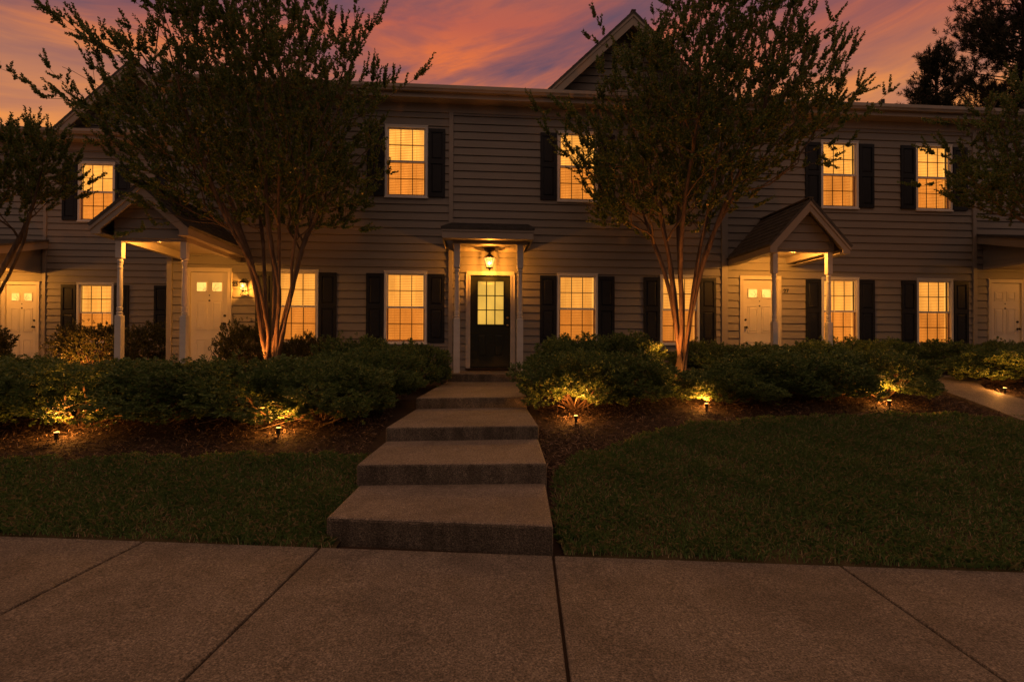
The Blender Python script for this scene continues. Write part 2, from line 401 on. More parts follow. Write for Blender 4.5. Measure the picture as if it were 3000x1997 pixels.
# ---- window prototype (origin: bottom centre of the frame on the wall face)
WW, WH = .92, 1.582
def make_window(parent):
    w = MB(); hw = WW/2
    t = .052
    for x0, x1, z0, z1 in ((-hw,-hw+t,0,WH),(hw-t,hw,0,WH),(-hw+t,hw-t,WH-t,WH),(-hw+t,hw-t,0,t)):
        w.box(x0,x1,-.036,.07,z0,z1)
    w.box(-hw-.012,hw+.012,-.052,-.036,-.012,.02)              # sill nose
    w.box(-hw-.008,hw+.008,-.046,-.037,WH-.012,WH+.01)
    win = w.build('window', M['white'], parent, bevel=.004)
    iw = hw-t
    def sash(name, z0, z1, y0, rail_b, rail_t):
        s = MB(); st_ = .030
        s.box(-iw,-iw+st_,y0,y0+.03,z0,z1); s.box(iw-st_,iw,y0,y0+.03,z0,z1)
        s.box(-iw+st_,iw-st_,y0,y0+.03,z0,z0+rail_b); s.box(-iw+st_,iw-st_,y0,y0+.03,z1-rail_t,z1)
        so = s.build(name, M['white'], win)
        g = MB(); gx = iw-st_; za, zb = z0+rail_b, z1-rail_t
        for k in (1,2):
            xx = -gx + 2*gx*k/3; g.box(xx-.008,xx+.008,y0+.012,y0+.02,za,zb)
        for xa, xb in ((-gx,-gx/3-.008),(-gx/3+.008,gx/3-.008),(gx/3+.008,gx)):
            zz = (za+zb)/2; g.box(xa,xb,y0+.012,y0+.02,zz-.008,zz+.008)
        g.build('grille', M['muntin'], win)
        p = MB(); p.quad((-gx,y0+.010,za),(gx,y0+.010,za),(gx,y0+.010,zb),(-gx,y0+.010,zb)); p.build('glass', M['glass'], win)
        return so
    mid = WH*.505
    sash('upper_sash', mid-.022, WH-t, .0, .044, .028)
    sash('lower_sash', t, mid+.012, .034, .040, .034)
    p = MB(); p.quad((-iw,.012,t),(iw,.012,t),(iw,.012,mid-.023),(-iw,.012,mid-.023)); p.build('insect_screen', M['screen'], win)
    bl = MB(); ps = .036; n_ = int((WH-2*t)/ps)
    for i in range(n_+1):
        z = t + i*ps
        bl.quad((-iw+.012,.092,z),(iw-.05,.092,z),(iw-.05,.112,z+ps*.74),(-iw+.012,.112,z+ps*.74))
    for xx in (-iw*.62, iw*.52):
        bl.box(xx-.003,xx+.003,.086,.0885,t,WH-t)
    bl.build('blind', M['blind'], win)
    r = MB(); r.quad((-iw-.04,.16,t-.04),(iw+.04,.16,t-.04),(iw+.04,.16,WH-t+.04),(-iw-.04,.16,WH-t+.04)); r.build('lit_room', M['room'], win)
    return win
M['muntin'] = surf_mat('grille_bars', (.20,.19,.17), (.24,.23,.21), .5, 4)
SW, SH = .365, 1.50
def make_shutter(parent):
    s = MB(); h = SW/2
    s.box(-h,h,-.026,-.018,0,SH)                                # back board
    e = .055
    s.box(-h,-h+e,-.044,-.026,0,SH); s.box(h-e,h,-.044,-.026,0,SH)
    rails = [(0,.085),(SH*.52-.05,SH*.52+.05),(SH-.075,SH)]
    for a, b in rails: s.box(-h+e,h-e,-.044,-.026,a,b)
    for a, b in ((rails[0][1],rails[1][0]),(rails[1][1],rails[2][0])):
        g = .018; x0, x1, z0, z1 = -h+e+g, h-e-g, a+g, b-g; c = .022
        s.add([(x0,-.027,z0),(x1,-.027,z0),(x1,-.027,z1),(x0,-.027,z1),(x0+c,-.039,z0+c),(x1-c,-.039,z0+c),(x1-c,-.039,z1-c),(x0+c,-.039,z1-c)],
              [(0,1,5,4),(1,2,6,5),(2,3,7,6),(3,0,4,7),(4,5,6,7)])
    return s.build('shutter', M['shutter'], parent)

WPROTO = SPROTO = None
def put_window(house, x, ztop, Y, left=True, right=True):
    """x = left edge of the frame"""
    global WPROTO, SPROTO
    zb = ztop - WH
    if WPROTO is None: WPROTO = w = make_window(house)
    else:
        w = copy_tree(WPROTO, house)
    w.parent = house; w.location = (x+WW/2, Y-house['y0'], zb)
    for flag, sx in ((left, x-SW/2-.018), (right, x+WW+SW/2+.018)):
        if not flag: continue
        if SPROTO is None: SPROTO = s = make_shutter(house)
        else: s = SPROTO.copy(); COL.objects.link(s)
        s.parent = house; s.location = (sx, Y-house['y0'], zb+.03)
    return (x+.012, x+WW-.012, zb+.012, ztop-.012)

def panel_moulding(mb, x0, x1, y, z0, z1, depth=.010):
    """raised door panel with a chamfered field standing on face y (towards -y)"""
    a = .018
    for q in ((x0,x1,z0,z0+a),(x0,x1,z1-a,z1),(x0,x0+a,z0+a,z1-a),(x1-a,x1,z0+a,z1-a)):
        mb.box(q[0],q[1],y-depth,y,q[2],q[3])
    g = .032; X0,X1,Z0,Z1 = x0+g,x1-g,z0+g,z1-g; c = .02
    if X1-X0 > .06:
        mb.add([(X0,y-.001,Z0),(X1,y-.001,Z0),(X1,y-.001,Z1),(X0,y-.001,Z1),(X0+c,y-.009,Z0+c),(X1-c,y-.009,Z0+c),(X1-c,y-.009,Z1-c),(X0+c,y-.009,Z1-c)],
               [(0,1,5,4),(1,2,6,5),(2,3,7,6),(3,0,4,7),(4,5,6,7)])

def hardware(door, hx, y, mat=None):
    k = MB(); k.lathe(0,0,[(.028,0),(.028,.006),(.012,.012),(.012,.035),(.026,.045),(.028,.06),(.018,.07)],12)
    o = k.build('knob', mat or M['black'], door, smooth=True, loc=(hx,y,.93)); o.rotation_euler = (R(90),0,0)
    k = MB(); k.lathe(0,0,[(.027,0),(.027,.012),(.016,.018),(.016,.024)],12)
    o = k.build('deadbolt', mat or M['black'], door, loc=(hx,y,1.10)); o.rotation_euler = (R(90),0,0)

def white_door(house, x0, x1, Y, handle='right', lites=True, z0=.87, h=2.02):
    """six-panel door, slab x0..x1; origin bottom-left of slab on the wall face"""
    W = x1-x0; yy = Y-house['y0']
    c = MB(); cw = .085
    c.box(-cw,-.004,-.03,.05,0,h+.004); c.box(W+.004,W+cw,-.03,.05,0,h+.004); c.box(-cw,W+cw,-.034,.05,h+.004,h+.004+cw)
    c.box(-cw-.01,-cw-.001,-.045,.02,0,h+.1+.0); c.box(W+cw+.001,W+cw+.01,-.045,.02,0,h+.1)
    cas = c.build('door_casing', M['trim2'], house, loc=(x0,yy,z0), bevel=.003)
    d = MB(); d.box(0,W,.018,.055,0,h)
    fy = .018
    pw = W*.30; xa = W*.145; xb = W-xa-pw
    rows = [(.20,.60),(.80,1.42)]
    for za, zb in rows:
        for xx in (xa, xb): panel_moulding(d, xx, xx+pw, fy, za, zb)
    lz0, lz1 = 1.60, 1.82
    for xx in (xa, xb): 
        if lites:
            a = .016
            for q in ((xx,xx+pw,lz0,lz0+a),(xx,xx+pw,lz1-a,lz1),(xx,xx+a,lz0+a,lz1-a),(xx+pw-a,xx+pw,lz0+a,lz1-a)):
                d.box(q[0],q[1],fy-.014,fy,q[2],q[3])
        else: panel_moulding(d, xx, xx+pw, fy, lz0, lz1)
    door = d.build('door', M['door'], house, loc=(x0,yy,z0))
    if lites:
        for j, xx in enumerate((xa, xb)):
            p = MB(); a = .016
            p.quad((xx+a,fy-.003,lz0+a),(xx+pw-a,fy-.003,lz0+a),(xx+pw-a,fy-.003,lz1-a),(xx+a,fy-.003,lz1-a))
            p.build('door_light', M['fanlite'], door)
            b = MB()           # fan bars radiating from the inner lower corner
            ox = xx+pw-a if j == 0 else xx+a; oz = lz0+a; sgn = -1 if j == 0 else 1
            for ang in (30, 62):
                L = .17
                b.tube([(ox,fy-.006,oz),(ox+sgn*L*math.cos(R(ang))*.95,fy-.006,min(oz+L*math.sin(R(ang)),lz1-a))],.004,4)
            b.tube([(ox+sgn*.07*math.cos(R(t_)),fy-.006,oz+.07*math.sin(R(t_))) for t_ in range(0,91,15)],.004,4)
            b.build('fan_bars', M['trim2'], door)
    pk = MB(); pk.lathe(0,0,[(.013,0),(.013,.008),(.006,.011)],10)
    o = pk.build('peephole', M['black'], door, loc=(W/2,fy,1.53)); o.rotation_euler = (R(90),0,0)
    kn = MB(); kn.lathe(0,0,[(.02,0),(.02,.006),(.010,.012),(.010,.02)],10)
    o = kn.build('door_knocker', M['black'], door, loc=(W/2,fy,1.42)); o.rotation_euler = (R(90),0,0)
    hardware(door, W-.065 if handle == 'right' else .065, fy)
    return (x0-.06, x1+.06, z0-.2, z0+h+.06)
M['trim2'] = surf_mat('door_casing_paint', (.60,.55,.49), (.68,.62,.56), .45, 3)

def dark_door(house, x0, x1, Y, z0=.87, h=2.03):
    W = x1-x0; yy = Y-house['y0']; cw = .09
    c = MB()
    c.box(-cw,-.004,-.03,.05,-.02,h+.004); c.box(W+.004,W+cw,-.03,.05,-.02,h+.004); c.box(-cw,W+cw,-.034,.05,h+.004,h+cw)
    c.box(-cw-.012,-cw-.001,-.045,.02,0,h+.02); c.box(W+cw+.001,W+cw+.012,-.045,.02,0,h+.02)
    c.box(-.035,-.0045,-.042,-.031,0,h-.0); c.box(W+.0045,W+.035,-.042,-.031,0,h)
    c.build('door_casing', M['trim2'], house, loc=(x0,yy,z0), bevel=.003)
    s = MB(); s.box(-cw-.02,W+cw+.02,-.10,.04,-.05,-.012); s.build('threshold', M['bronze'], house, loc=(x0,yy,z0), bevel=.004)
    fy = .02
    gx0, gx1, gz0, gz1 = W*.185, W*.83, .955, 1.905
    d = MB()
    d.box(0,gx0,fy,.055,0,h); d.box(gx1,W,fy,.055,0,h); d.box(gx0,gx1,fy,.055,0,gz0); d.box(gx0,gx1,fy,.055,gz1,h)
    a = .022
    for q in ((gx0-a,gx1+a,gz0-a,gz0),(gx0-a,gx1+a,gz1,gz1+a),(gx0-a,gx0,gz0,gz1),(gx1,gx1+a,gz0,gz1)):
        d.box(q[0],q[1],fy-.016,fy-.001,q[2],q[3])
    panel_moulding(d, W*.16, W*.42, fy, .23, .75); panel_moulding(d, W*.58, W*.84, fy, .23, .75)
    door = d.build('door', M['darkdoor'], house, loc=(x0,yy,z0))
    p = MB(); p.quad((gx0,fy+.02,gz0),(gx1,fy+.02,gz0),(gx1,fy+.02,gz1),(gx0,fy+.02,gz1)); p.build('door_light', M['doorlite'], door)
    p = MB(); p.quad((gx0,fy+.009,gz0),(gx1,fy+.009,gz0),(gx1,fy+.009,gz1),(gx0,fy+.009,gz1)); p.build('glass', M['glass'], door)
    g = MB()
    for k in (1,2):
        xx = gx0+(gx1-gx0)*k/3; g.box(xx-.012,xx+.012,fy-.008,fy+.006,gz0,gz1)
    for k in (1,2):
        zz = gz0+(gz1-gz0)*k/3
        for j in range(3):
            xa = gx0+(gx1-gx0)*j/3+(.012 if j else 0); xb = gx0+(gx1-gx0)*(j+1)/3-(.012 if j < 2 else 0)
            g.box(xa,xb,fy-.007,fy+.006,zz-.010,zz+.010)
    g.build('muntin_bars', M['darkdoor'], door)
    hardware(door, W-.06, fy, M['brass'])
    return (x0-.06, x1+.06, z0-.2, z0+h+.06)

def add_post(house, x, y, zbot, zbeam, w=.104, z1=1.85, z2=2.83):
    p = MB(); h = w/2; q = h-.012
    p.box(-h,h,-h,h,0,z1-zbot)
    a = z1-zbot; b = z2-zbot
    prof = [(h*.98,a),(h*.78,a+.018),(h*.95,a+.035),(h*.95,a+.05),(h*.70,a+.062),(h*.88,a+.085),(h*.88,a+.135),(h*.72,a+.15),(h*.80,a+.17),(h*.86,a+.3),(h*.82,(a+b)/2),
            (h*.76,b-.33),(h*.70,b-.19),(h*.80,b-.175),(h*.80,b-.15),(h*.68,b-.14),(h*.74,b-.09),(h*.9,b-.06),(h*.9,b-.04),(h*.72,b-.02),(h*.95,b)]
    p.lathe(0,0,prof,16)
    p.box(-h,h,-h,h,b,zbeam-zbot)
    c = .02
    o = p.build('porch_post', M['post'], house, loc=(x,y-house['y0'],zbot), bevel=.005)
    return o

def text_part(txt, size, mat, house, loc, name='house_number'):
    cu = bpy.data.curves.new('t','FONT'); cu.body = txt; cu.size = size; cu.extrude = .006; cu.offset = .004; cu.space_character = 1.05
    to = bpy.data.objects.new('t', cu)
    COL.objects.link(to); bpy.context.view_layer.update()
    me = bpy.data.meshes.new_from_object(to.evaluated_get(bpy.context.evaluated_depsgraph_get()))
    bpy.data.objects.remove(to)
    me.name = name; me.materials.clear(); me.materials.append(mat)
    o = bpy.data.objects.new(name, me); COL.objects.link(o); o.parent = house
    o.location = (loc[0], loc[1]-house['y0'], loc[2]); o.rotation_euler = (R(90),0,0)
    return o

ZG = 6.87
def eaves_and_roof(h, x0, x1, Y, end_l=False, end_r=False):
    y = Y-h['y0']
    g = MB()
    gy = y-.45
    xe0, xe1 = x0-(.12 if end_l else 0), x1+(.12 if end_r else 0)
    prof = [(gy+.03,ZG-.125),(gy+.115,ZG-.125),(gy+.115,ZG+.0),(gy+.105,ZG),(gy+.105,ZG-.11),(gy+.038,ZG-.11),(gy+.012,ZG-.06),(gy+.012,ZG-.012),(gy+.018,ZG),(gy,ZG),(gy,ZG-.07),(gy+.022,ZG-.1)]
    n = len(prof); b = 0
    g.add([(xe0,py,pz) for py,pz in prof]+[(xe1,py,pz) for py,pz in prof], [(i,(i+1)%n,(i+1)%n+n,i+n) for i in range(n)])
    g.build('gutter', M['gutter'], h)
    f = MB(); f.box(xe0,xe1,gy+.118,gy+.14,ZG-.225,ZG-.01); f.build('fascia', M['trim'], h)
    s = MB(); nn = int((xe1-xe0)/.3)+1
    for i in range(nn):
        a, b_ = xe0+(xe1-xe0)*i/nn, xe0+(xe1-xe0)*(i+1)/nn
        s.box(a+.004,b_-.004,gy+.141,y-.001,ZG-.215,ZG-.20)
    s.box(xe0,xe1,gy+.142,y-.002,ZG-.199,ZG-.19)
    s.build('soffit', M['soffit'], h)
    z = MB(); z.box(x0,x1,y-.034,y-.0005,ZG-.40,ZG-.2155); z.build('frieze_board', M['trim'], h)
    r = MB(); rise = math.tan(R(19)); D_ = 5.2
    roof_slope(r, (xe0,gy+.05,ZG-.02),(xe1,gy+.05,ZG-.02),(xe0,gy+D_,ZG-.02+D_*rise),(xe1,gy+D_,ZG-.02+D_*rise), 30)
    roof_slope(r, (xe0,gy+2*D_-.05,ZG-.02),(xe1,gy+2*D_-.05,ZG-.02),(xe0,gy+D_,ZG-.02+D_*rise),(xe1,gy+D_,ZG-.02+D_*rise), 12)
    r.build('roof', M['shingle'], h)

def house(name, label, x0, x1, Y):
    h = thing(name, label, 'townhouse', ((x0+x1)/2*0, Y, 0), 'attached townhouses in the row')
    h['y0'] = Y
    return h
def shell(h, x0, x1, Y, holes, off):
    y = Y-h['y0']
    w = MB(); siding(w, x0, x1, .62, ZG-.40, y, holes, off)
    # foundation, side and back walls
    w.box(x0,x1,y+.004,y+.1,.1,.63)
    w.quad((x0,y+.001,.1),(x0,y+9.4,.1),(x0,y+9.4,ZG-.22),(x0,y+.001,ZG-.22)); w.quad((x1,y+.001,.1),(x1,y+9.4,.1),(x1,y+9.4,ZG-.22),(x1,y+.001,ZG-.22))
    w.quad((x0,y+9.4,.1),(x1,y+9.4,.1),(x1,y+9.4,ZG-.22),(x0,y+9.4,ZG-.22))
    zr = ZG-.02+5.1*math.tan(R(19))
    for xx in (x0+.001, x1-.001):
        w.add([(xx,y+.0,ZG-.22),(xx,y+9.4,ZG-.22),(xx,y+4.7,zr)], [(0,1,2)])
    w.build('wall', M['siding'], h)
    return w

def gable(h, xc, half, zf, za, yr, yw, yback, zbase, board=.2, n=12, side_fascia=True, off=0.0, xl=None, xr=None, rows_off=None):
    """front gable: rake feet at (xc+-half, zf), apex za; yr rake front, yw gable wall, yback end of roof"""
    y0 = h['y0']; yr -= y0; yw -= y0; yback -= y0
    sl = (za-zf)/half; th = .05
    r = MB()
    for sg in (-1, 1):
        e = lambda yy: (xc+sg*(half+.02), yy, zf-.02*sl); t = lambda yy: (xc, yy, za)
        if sg < 0: roof_slope(r, e(yr-.03), e(yback), t(yr-.03), t(yback), n)
        else: roof_slope(r, e(yback), e(yr-.03), t(yback), t(yr-.03), n)
    r.box(xc-.05,xc+.05,yr-.03,yback,za+.02,za+.045)
    r.build('gable_roof', M['shingle'], h)
    k = MB()
    for sg in (-1, 1):
        pts = [(xc, za-.025), (xc+sg*half, zf-.025), (xc+sg*half, zf-.025-board*.8), (xc+sg*(half-.10), zf-.025-board*.8), (xc+sg*(half-board*.9/ sl*.9 -.02), zf-.03-board*.52), (xc, za-.025-board*1.35)]
        pts = [(xc, za-.025), (xc+sg*half, zf-.025), (xc+sg*half, zf-.16), (xc+sg*(half-.15), zf-.16), (xc+sg*(half-.15), zf-.16+.001+max(0,(.15*sl-board*1.3+.135))), (xc, za-.025-board*1.3)]
        if sg > 0: pts = pts[::-1]
        k.prism(pts, yr, yr+.03)
        pts = [(xc, za-.022), (xc+sg*(half+.008), zf-.022), (xc+sg*(half+.008), zf-.10), (xc, za-.10)]
        if sg > 0: pts = pts[::-1]
        k.prism(pts, yr-.02, yr-.001)
    k.build('rake_trim', M['trim'], h, bevel=.003)
    s = MB()                      # boarded soffit under the rakes
    for sg in (-1, 1):
        N = max(6, int(half*1.45/.14))
        for i in range(N):
            a, b = i/N+.008, (i+1)/N-.008
            f = lambda t_, yy: (xc+sg*half*t_, yy, za-sl*half*t_-.045)
            s.quad(f(a,yr+.03), f(b,yr+.03), f(b,yw+.02), f(a,yw+.02))
        f = lambda t_, yy: (xc+sg*half*t_, yy, za-sl*half*t_-.04)
        s.quad(f(0,yr+.03), f(1,yr+.03), f(1,yw+.02), f(0,yw+.02))
    s.build('rake_soffit', M['soffit'], h)
    g = MB()
    lim = lambda z: (max(xl if xl is not None else -1e9, xc-(za-.05-z)/sl), min(xr if xr is not None else 1e9, xc+(za-.05-z)/sl))
    siding(g, xc-half, xc+half, zbase, za-.06, yw, (), off, lim)
    g.build('gable_wall', M['siding'], h)
    if side_fascia:
        for sg in (-1, 1):
            f = MB()
            xo = xc+sg*half
            a, b = sorted((xo, xo-sg*.025))
            f.box(a,b,yr+.031,yback,zf-.155,zf-.03)
            a, b = sorted((xo-sg*.026, xo-sg*(.026+.17)))
            f.box(a,b,yr+.032,yback,zf-.150,zf-.14)
            f.build('eave_fascia', M['trim'], h)

def gable_porch(h, xL, xR, posts, zb, feet, zf, za, yr, yw, Y, ceiling_z):
    """beams, ceiling, floor and posts of a gabled porch"""
    y0 = h['y0']; a = yw-y0; Yw = Y-y0
    b = MB()
    b.box(xL+.001,xR-.001,a+.003,a+.11,zb,ceiling_z+.02)
    b.box(xL,xL+.10,a+.111,Yw-.02,zb,ceiling_z+.02); b.box(xR-.10,xR,a+.111,Yw-.02,zb,ceiling_z+.02)
    b.build('porch_beam', M['trim'], h, bevel=.004)
    c = MB(); n = int((xR-xL-.2)/.14)
    for i in range(n):
        u0 = xL+.1+(xR-xL-.2)*i/n; u1 = xL+.1+(xR-xL-.2)*(i+1)/n
        c.box(u0+.003,u1-.003,a+.11,Yw-.02,ceiling_z-.01,ceiling_z+.004)
    c.box(xL+.1,xR-.1,a+.112,Yw-.021,ceiling_z+.005,ceiling_z+.012)
    c.build('porch_ceiling', M['soffit'], h)
    f = MB(); f.box(xL-.15,xR+.25,a-.1,Yw-.01,.3,.82); f.build('porch_floor', M['concrete'], h, bevel=.01)
    for px in posts: add_post(h, px, yw+.056, .82, zb)

Y1 = 11.30; Y2 = 14.26
ZU, ZL = 6.157, 2.967
def corner(h, x0, x1, Y, z0=.6, z1=ZG-.4, y_off=0):
    c = MB(); y = Y-h['y0']; c.box(x0,x1,y-.045,y+.01,z0,z1); c.build('corner_board', M['trim3'], h, bevel=.003)
M['trim3'] = surf_mat('corner_board_paint', (.33,.295,.262), (.38,.34,.305), .5, 2)

# --- house in the middle, with the dark door
hm = house('townhouse', 'townhouse behind the concrete steps, with the dark glazed front door and small flat-fronted porch', -.545, 5.65, Y1)
holes = [put_window(hm, 1.862, ZU, Y1), put_window(hm, 1.862, ZL, Y1), put_window(hm, 4.22, ZL, Y1)]
holes.append(dark_door(hm, -.06, .818, Y1))
shell(hm, -.448, 5.656, Y1, holes, .02)
corner(hm, -.545, -.450, Y1)
eaves_and_roof(hm, -.545, 5.70, Y1)
gable(hm, 3.47, 1.85, 6.885, 8.66, 10.89, 11.29, 14.6, 6.9, board=.2, n=14, side_fascia=False)
# shed porch
b = MB(); y0 = Y1
b.box(-.42,1.10,10.36-y0,10.46-y0,3.41,3.49)
b.box(-.42,-.32,10.461-y0,Y1-y0-.02,3.41,3.49); b.box(1.00,1.10,10.461-y0,Y1-y0-.02,3.41,3.49)
b.build('porch_beam', M['trim'], hm, bevel=.004)
f = MB(); f.box(-.618,1.19,10.09-y0,10.115-y0,3.465,3.655); f.box(-.625,1.197,10.07-y0,10.089-y0,3.60,3.66)
f.box(-.618,-.595,10.116-y0,Y1-y0-.02,3.465,3.64); f.box(1.167,1.19,10.116-y0,Y1-y0-.02,3.465,3.64)
f.box(-.594,1.166,10.116-y0,10.37-y0,3.472,3.482)
f.build('porch_fascia', M['trim'], hm, bevel=.004)
r = MB(); roof_slope(r, (-.64,10.05-y0,3.66),(1.21,10.05-y0,3.66),(-.47,Y1-y0-.02,4.03),(1.20,Y1-y0-.02,4.03), 8); r.build('porch_roof', M['shingle'], hm)
c = MB(); n = 11
for i in range(n):
    u0 = -.32+1.32*i/n; u1 = -.32+1.32*(i+1)/n
    c.box(u0+.003,u1-.003,10.462-y0,Y1-y0-.02,3.425,3.44)
c.box(-.318,.998,10.463-y0,Y1-y0-.021,3.441,3.45)
c.build('porch_ceiling', M['soffit'], hm)
for px in (-.33, .952): add_post(hm, px, 10.41, .80, 3.41, w=.125, z1=1.90, z2=2.93)
for sx in (-.36, 1.04):
    k = MB(); k.prism([(sx-.02,3.10),(sx+.02,3.10),(sx+.02,3.41),(sx-.02,3.41)], Y1-y0-.35, Y1-y0-.02) if False else None

# --- house 25 on its left
ha = house('townhouse', 'townhouse numbered 25 with white door and wall lantern, its gabled porch beside the largest tree', -6.434, -.545, Y1)
holes = [put_window(ha, -1.93, ZU, Y1), put_window(ha, -1.93, ZL, Y1), put_window(ha, -4.245, ZL, Y1)]
holes.append(white_door(ha, -5.975, -5.21, Y1, 'right'))
shell(ha, -6.33, -.5455, Y1, holes, -.055)
corner(ha, -6.434, -6.332, Y1)
eaves_and_roof(ha, -6.434, -.545, Y1, end_l=True)
gable(ha, -5.56, .775, 3.345, 4.04, 8.97, 9.20, Y1-.02, 3.13, board=.14, n=8, off=.05, xl=-6.11, xr=-4.94)
gable_porch(ha, -6.11, -4.93, (-6.052, -4.99), 3.12, None, 3.34, 4.04, 8.97, 9.20, Y1, 3.27)
text_part('25', .125, M['black'], ha, (-5.115, Y1-.022, 2.60))

# --- house 27 on the right
hb = house('townhouse', 'townhouse numbered 27 with pointed gabled porch on two turned posts', 5.70, 11.85, Y1)
holes = [put_window(hb, 8.055, ZU, Y1), put_window(hb, 10.41, ZU, Y1), put_window(hb, 8.06, ZL, Y1), put_window(hb, 10.42, ZL, Y1)]
holes.append(white_door(hb, 6.185, 6.985, Y1, 'left'))
shell(hb, 5.802, 11.844, Y1, holes, -.01)
corner(hb, 5.657, 5.800, Y1); corner(hb, 11.845, 11.94, Y1)
eaves_and_roof(hb, 5.70, 11.94, Y1)
gable(hb, 6.635, .83, 3.36, 4.265, 9.60, 9.85, Y1-.02, 3.28, board=.16, n=9, off=.03, xl=6.015, xr=7.305)
gable_porch(hb, 6.01, 7.31, (6.073, 7.235), 3.27, None, 3.34, 4.265, 9.60, 9.85, Y1, 3.42)
text_part('27', .125, M['black'], hb, (7.14, Y1-.022, 2.60))
vp = MB()
for vx, vy in ((10.3, 13.2), (11.05, 13.0)):
    vp.lathe(vx, vy-Y1, [(.05,7.3),(.05,8.06 if vx > 10.3 else 8.02)], 10)
vp.build('vent_pipe', M['black'], hb)

# --- right-most house
hr = house('townhouse', 'rightmost townhouse, plain white door under a deep shadowy lean-to porch', 11.94, 18.5, Y1)
holes = [white_door(hr, 12.335, 13.10, Y1, 'right', lites=False)]
holes += [put_window(hr, 14.6, ZU, Y1), put_window(hr, 14.6, ZL, Y1)]
shell(hr, 11.944, 18.5, Y1, holes, .05)
eaves_and_roof(hr, 11.94, 18.5, Y1, end_r=True)
y0 = Y1
def shed_porch(h, xa, xb, Y, yf, zb, ztw, ztf):
    """shed porch with boarded sides: xa..xb, front yf; roof from ztw at wall down to ztf"""
    y0 = h['y0']; Yw, F = Y-y0-.02, yf-y0
    w = MB()
    for xx, s in ((xa, 1), (xb, -1)):
        N = 4
        for i in range(N):
            t0, t1 = i/N, (i+1)/N
            za0 = zb+.05+(ztf-.25-zb)*t0; za1 = zb+.05+(ztf-.25-zb)*t1
            zb0 = zb+.05+(ztw-.22-zb)*t0; zb1 = zb+.05+(ztw-.22-zb)*t1
            w.add([(xx-s*.012,F,za0),(xx-s*.012,Yw,zb0),(xx,Yw,zb1),(xx,F,za1),(xx,Yw,zb0),(xx,F,za0)], [(0,1,2,3),(0,1,4,5)])
    w.box(xa+.02,xb-.02,F,F+.02,zb+.05,ztf-.1)
    w.build('porch_side_wall', M['siding'], h)
    b = MB()
    b.box(xa-.015,xa+.1,F,Yw,zb,zb+.05); b.box(xb-.1,xb+.015,F,Yw,zb,zb+.05); b.box(xa+.1,xb-.1,F-.01,F+.1,zb,zb+.05)
    b.build('porch_beam', M['trim'], h)
    t = MB()
    for xx in (xa-.16, xb+.135):
        t.add([(xx,F-.2,ztf-.2),(xx+.025,F-.2,ztf-.2),(xx+.025,Yw,ztw-.2),(xx,Yw,ztw-.2),(xx,F-.2,ztf-.01),(xx+.025,F-.2,ztf-.01),(xx+.025,Yw,ztw-.01),(xx,Yw,ztw-.01)],
              [(0,3,2,1),(4,5,6,7),(0,1,5,4),(1,2,6,5),(2,3,7,6),(3,0,4,7)])
    t.box(xa-.134,xb+.134,F-.2,F-.178,ztf-.2,ztf-.012)
    t.build('porch_fascia', M['trim'], h)
    r = MB(); roof_slope(r, (xa-.19,F-.24,ztf),(xb+.19,F-.24,ztf),(xa-.19,Yw,ztw+.01),(xb+.19,Yw,ztw+.01), 12); r.build('porch_roof', M['shingle'], h)
    c = MB(); c.box(xa+.1,xb-.1,F+.1,Yw,zb+.02,zb+.035); c.build('porch_ceiling', M['soffit'], h)
    fl = MB(); fl.box(xa,xb,F,Yw,.3,.82); fl.build('porch_floor', M['concrete'], h, bevel=.01)
    for px in (xa+.07, xb-.07): add_post(h, px, yf+.06, .82, zb)
shed_porch(hr, 12.12, 13.65, Y1, 9.45, 3.20, 4.02, 3.45)

# --- set-back house on the left
hl = house('townhouse', 'set-back townhouse left of the gabled porch, with one lit window above another', -11.2, -6.4, Y2)
holes = [put_window(hl, -10.38, ZU, Y2), put_window(hl, -10.38, ZL, Y2), put_window(hl, -8.06, ZU, Y2), put_window(hl, -8.06, ZL, Y2)]
shell(hl, -11.14, -6.36, Y2, holes, .03)
corner(hl, -11.22, -11.142, Y2)
eaves_and_roof(hl, -11.22, -6.36, Y2)
gable(hl, -8.82, 1.85, 6.885, 8.70, 13.85, 14.25, 17.6, 6.9, board=.2, n=14, side_fascia=False, off=.03)

# --- far-left house
hf = house('townhouse', 'far left townhouse mostly hidden by a tree, white door with two lit panes', -18, -11.22, Y2)
holes = [white_door(hf, -12.13, -11.385, Y2, 'right'), put_window(hf, -15.4, ZU, Y2), put_window(hf, -15.4, ZL, Y2)]
shell(hf, -18, -11.221, Y2, holes, .05)
eaves_and_roof(hf, -18, -11.22, Y2, end_l=True)
shed_porch(hf, -12.9, -11.27, Y2, 12.3, 3.19, 4.05, 3.45)
text_part('57', .13, M['black'], hf, (-11.36+.1, Y2-.022, 2.56))

# ------------------------------------------------------------------ lamps
def point(name, loc, W, parent, rad=.03, col=WARM):
    l = bpy.data.lights.new(name, 'POINT'); l.energy = W; l.color = col; l.shadow_soft_size = rad
    o = bpy.data.objects.new(name, l); COL.objects.link(o); o.parent = parent; o.location = loc
    return o
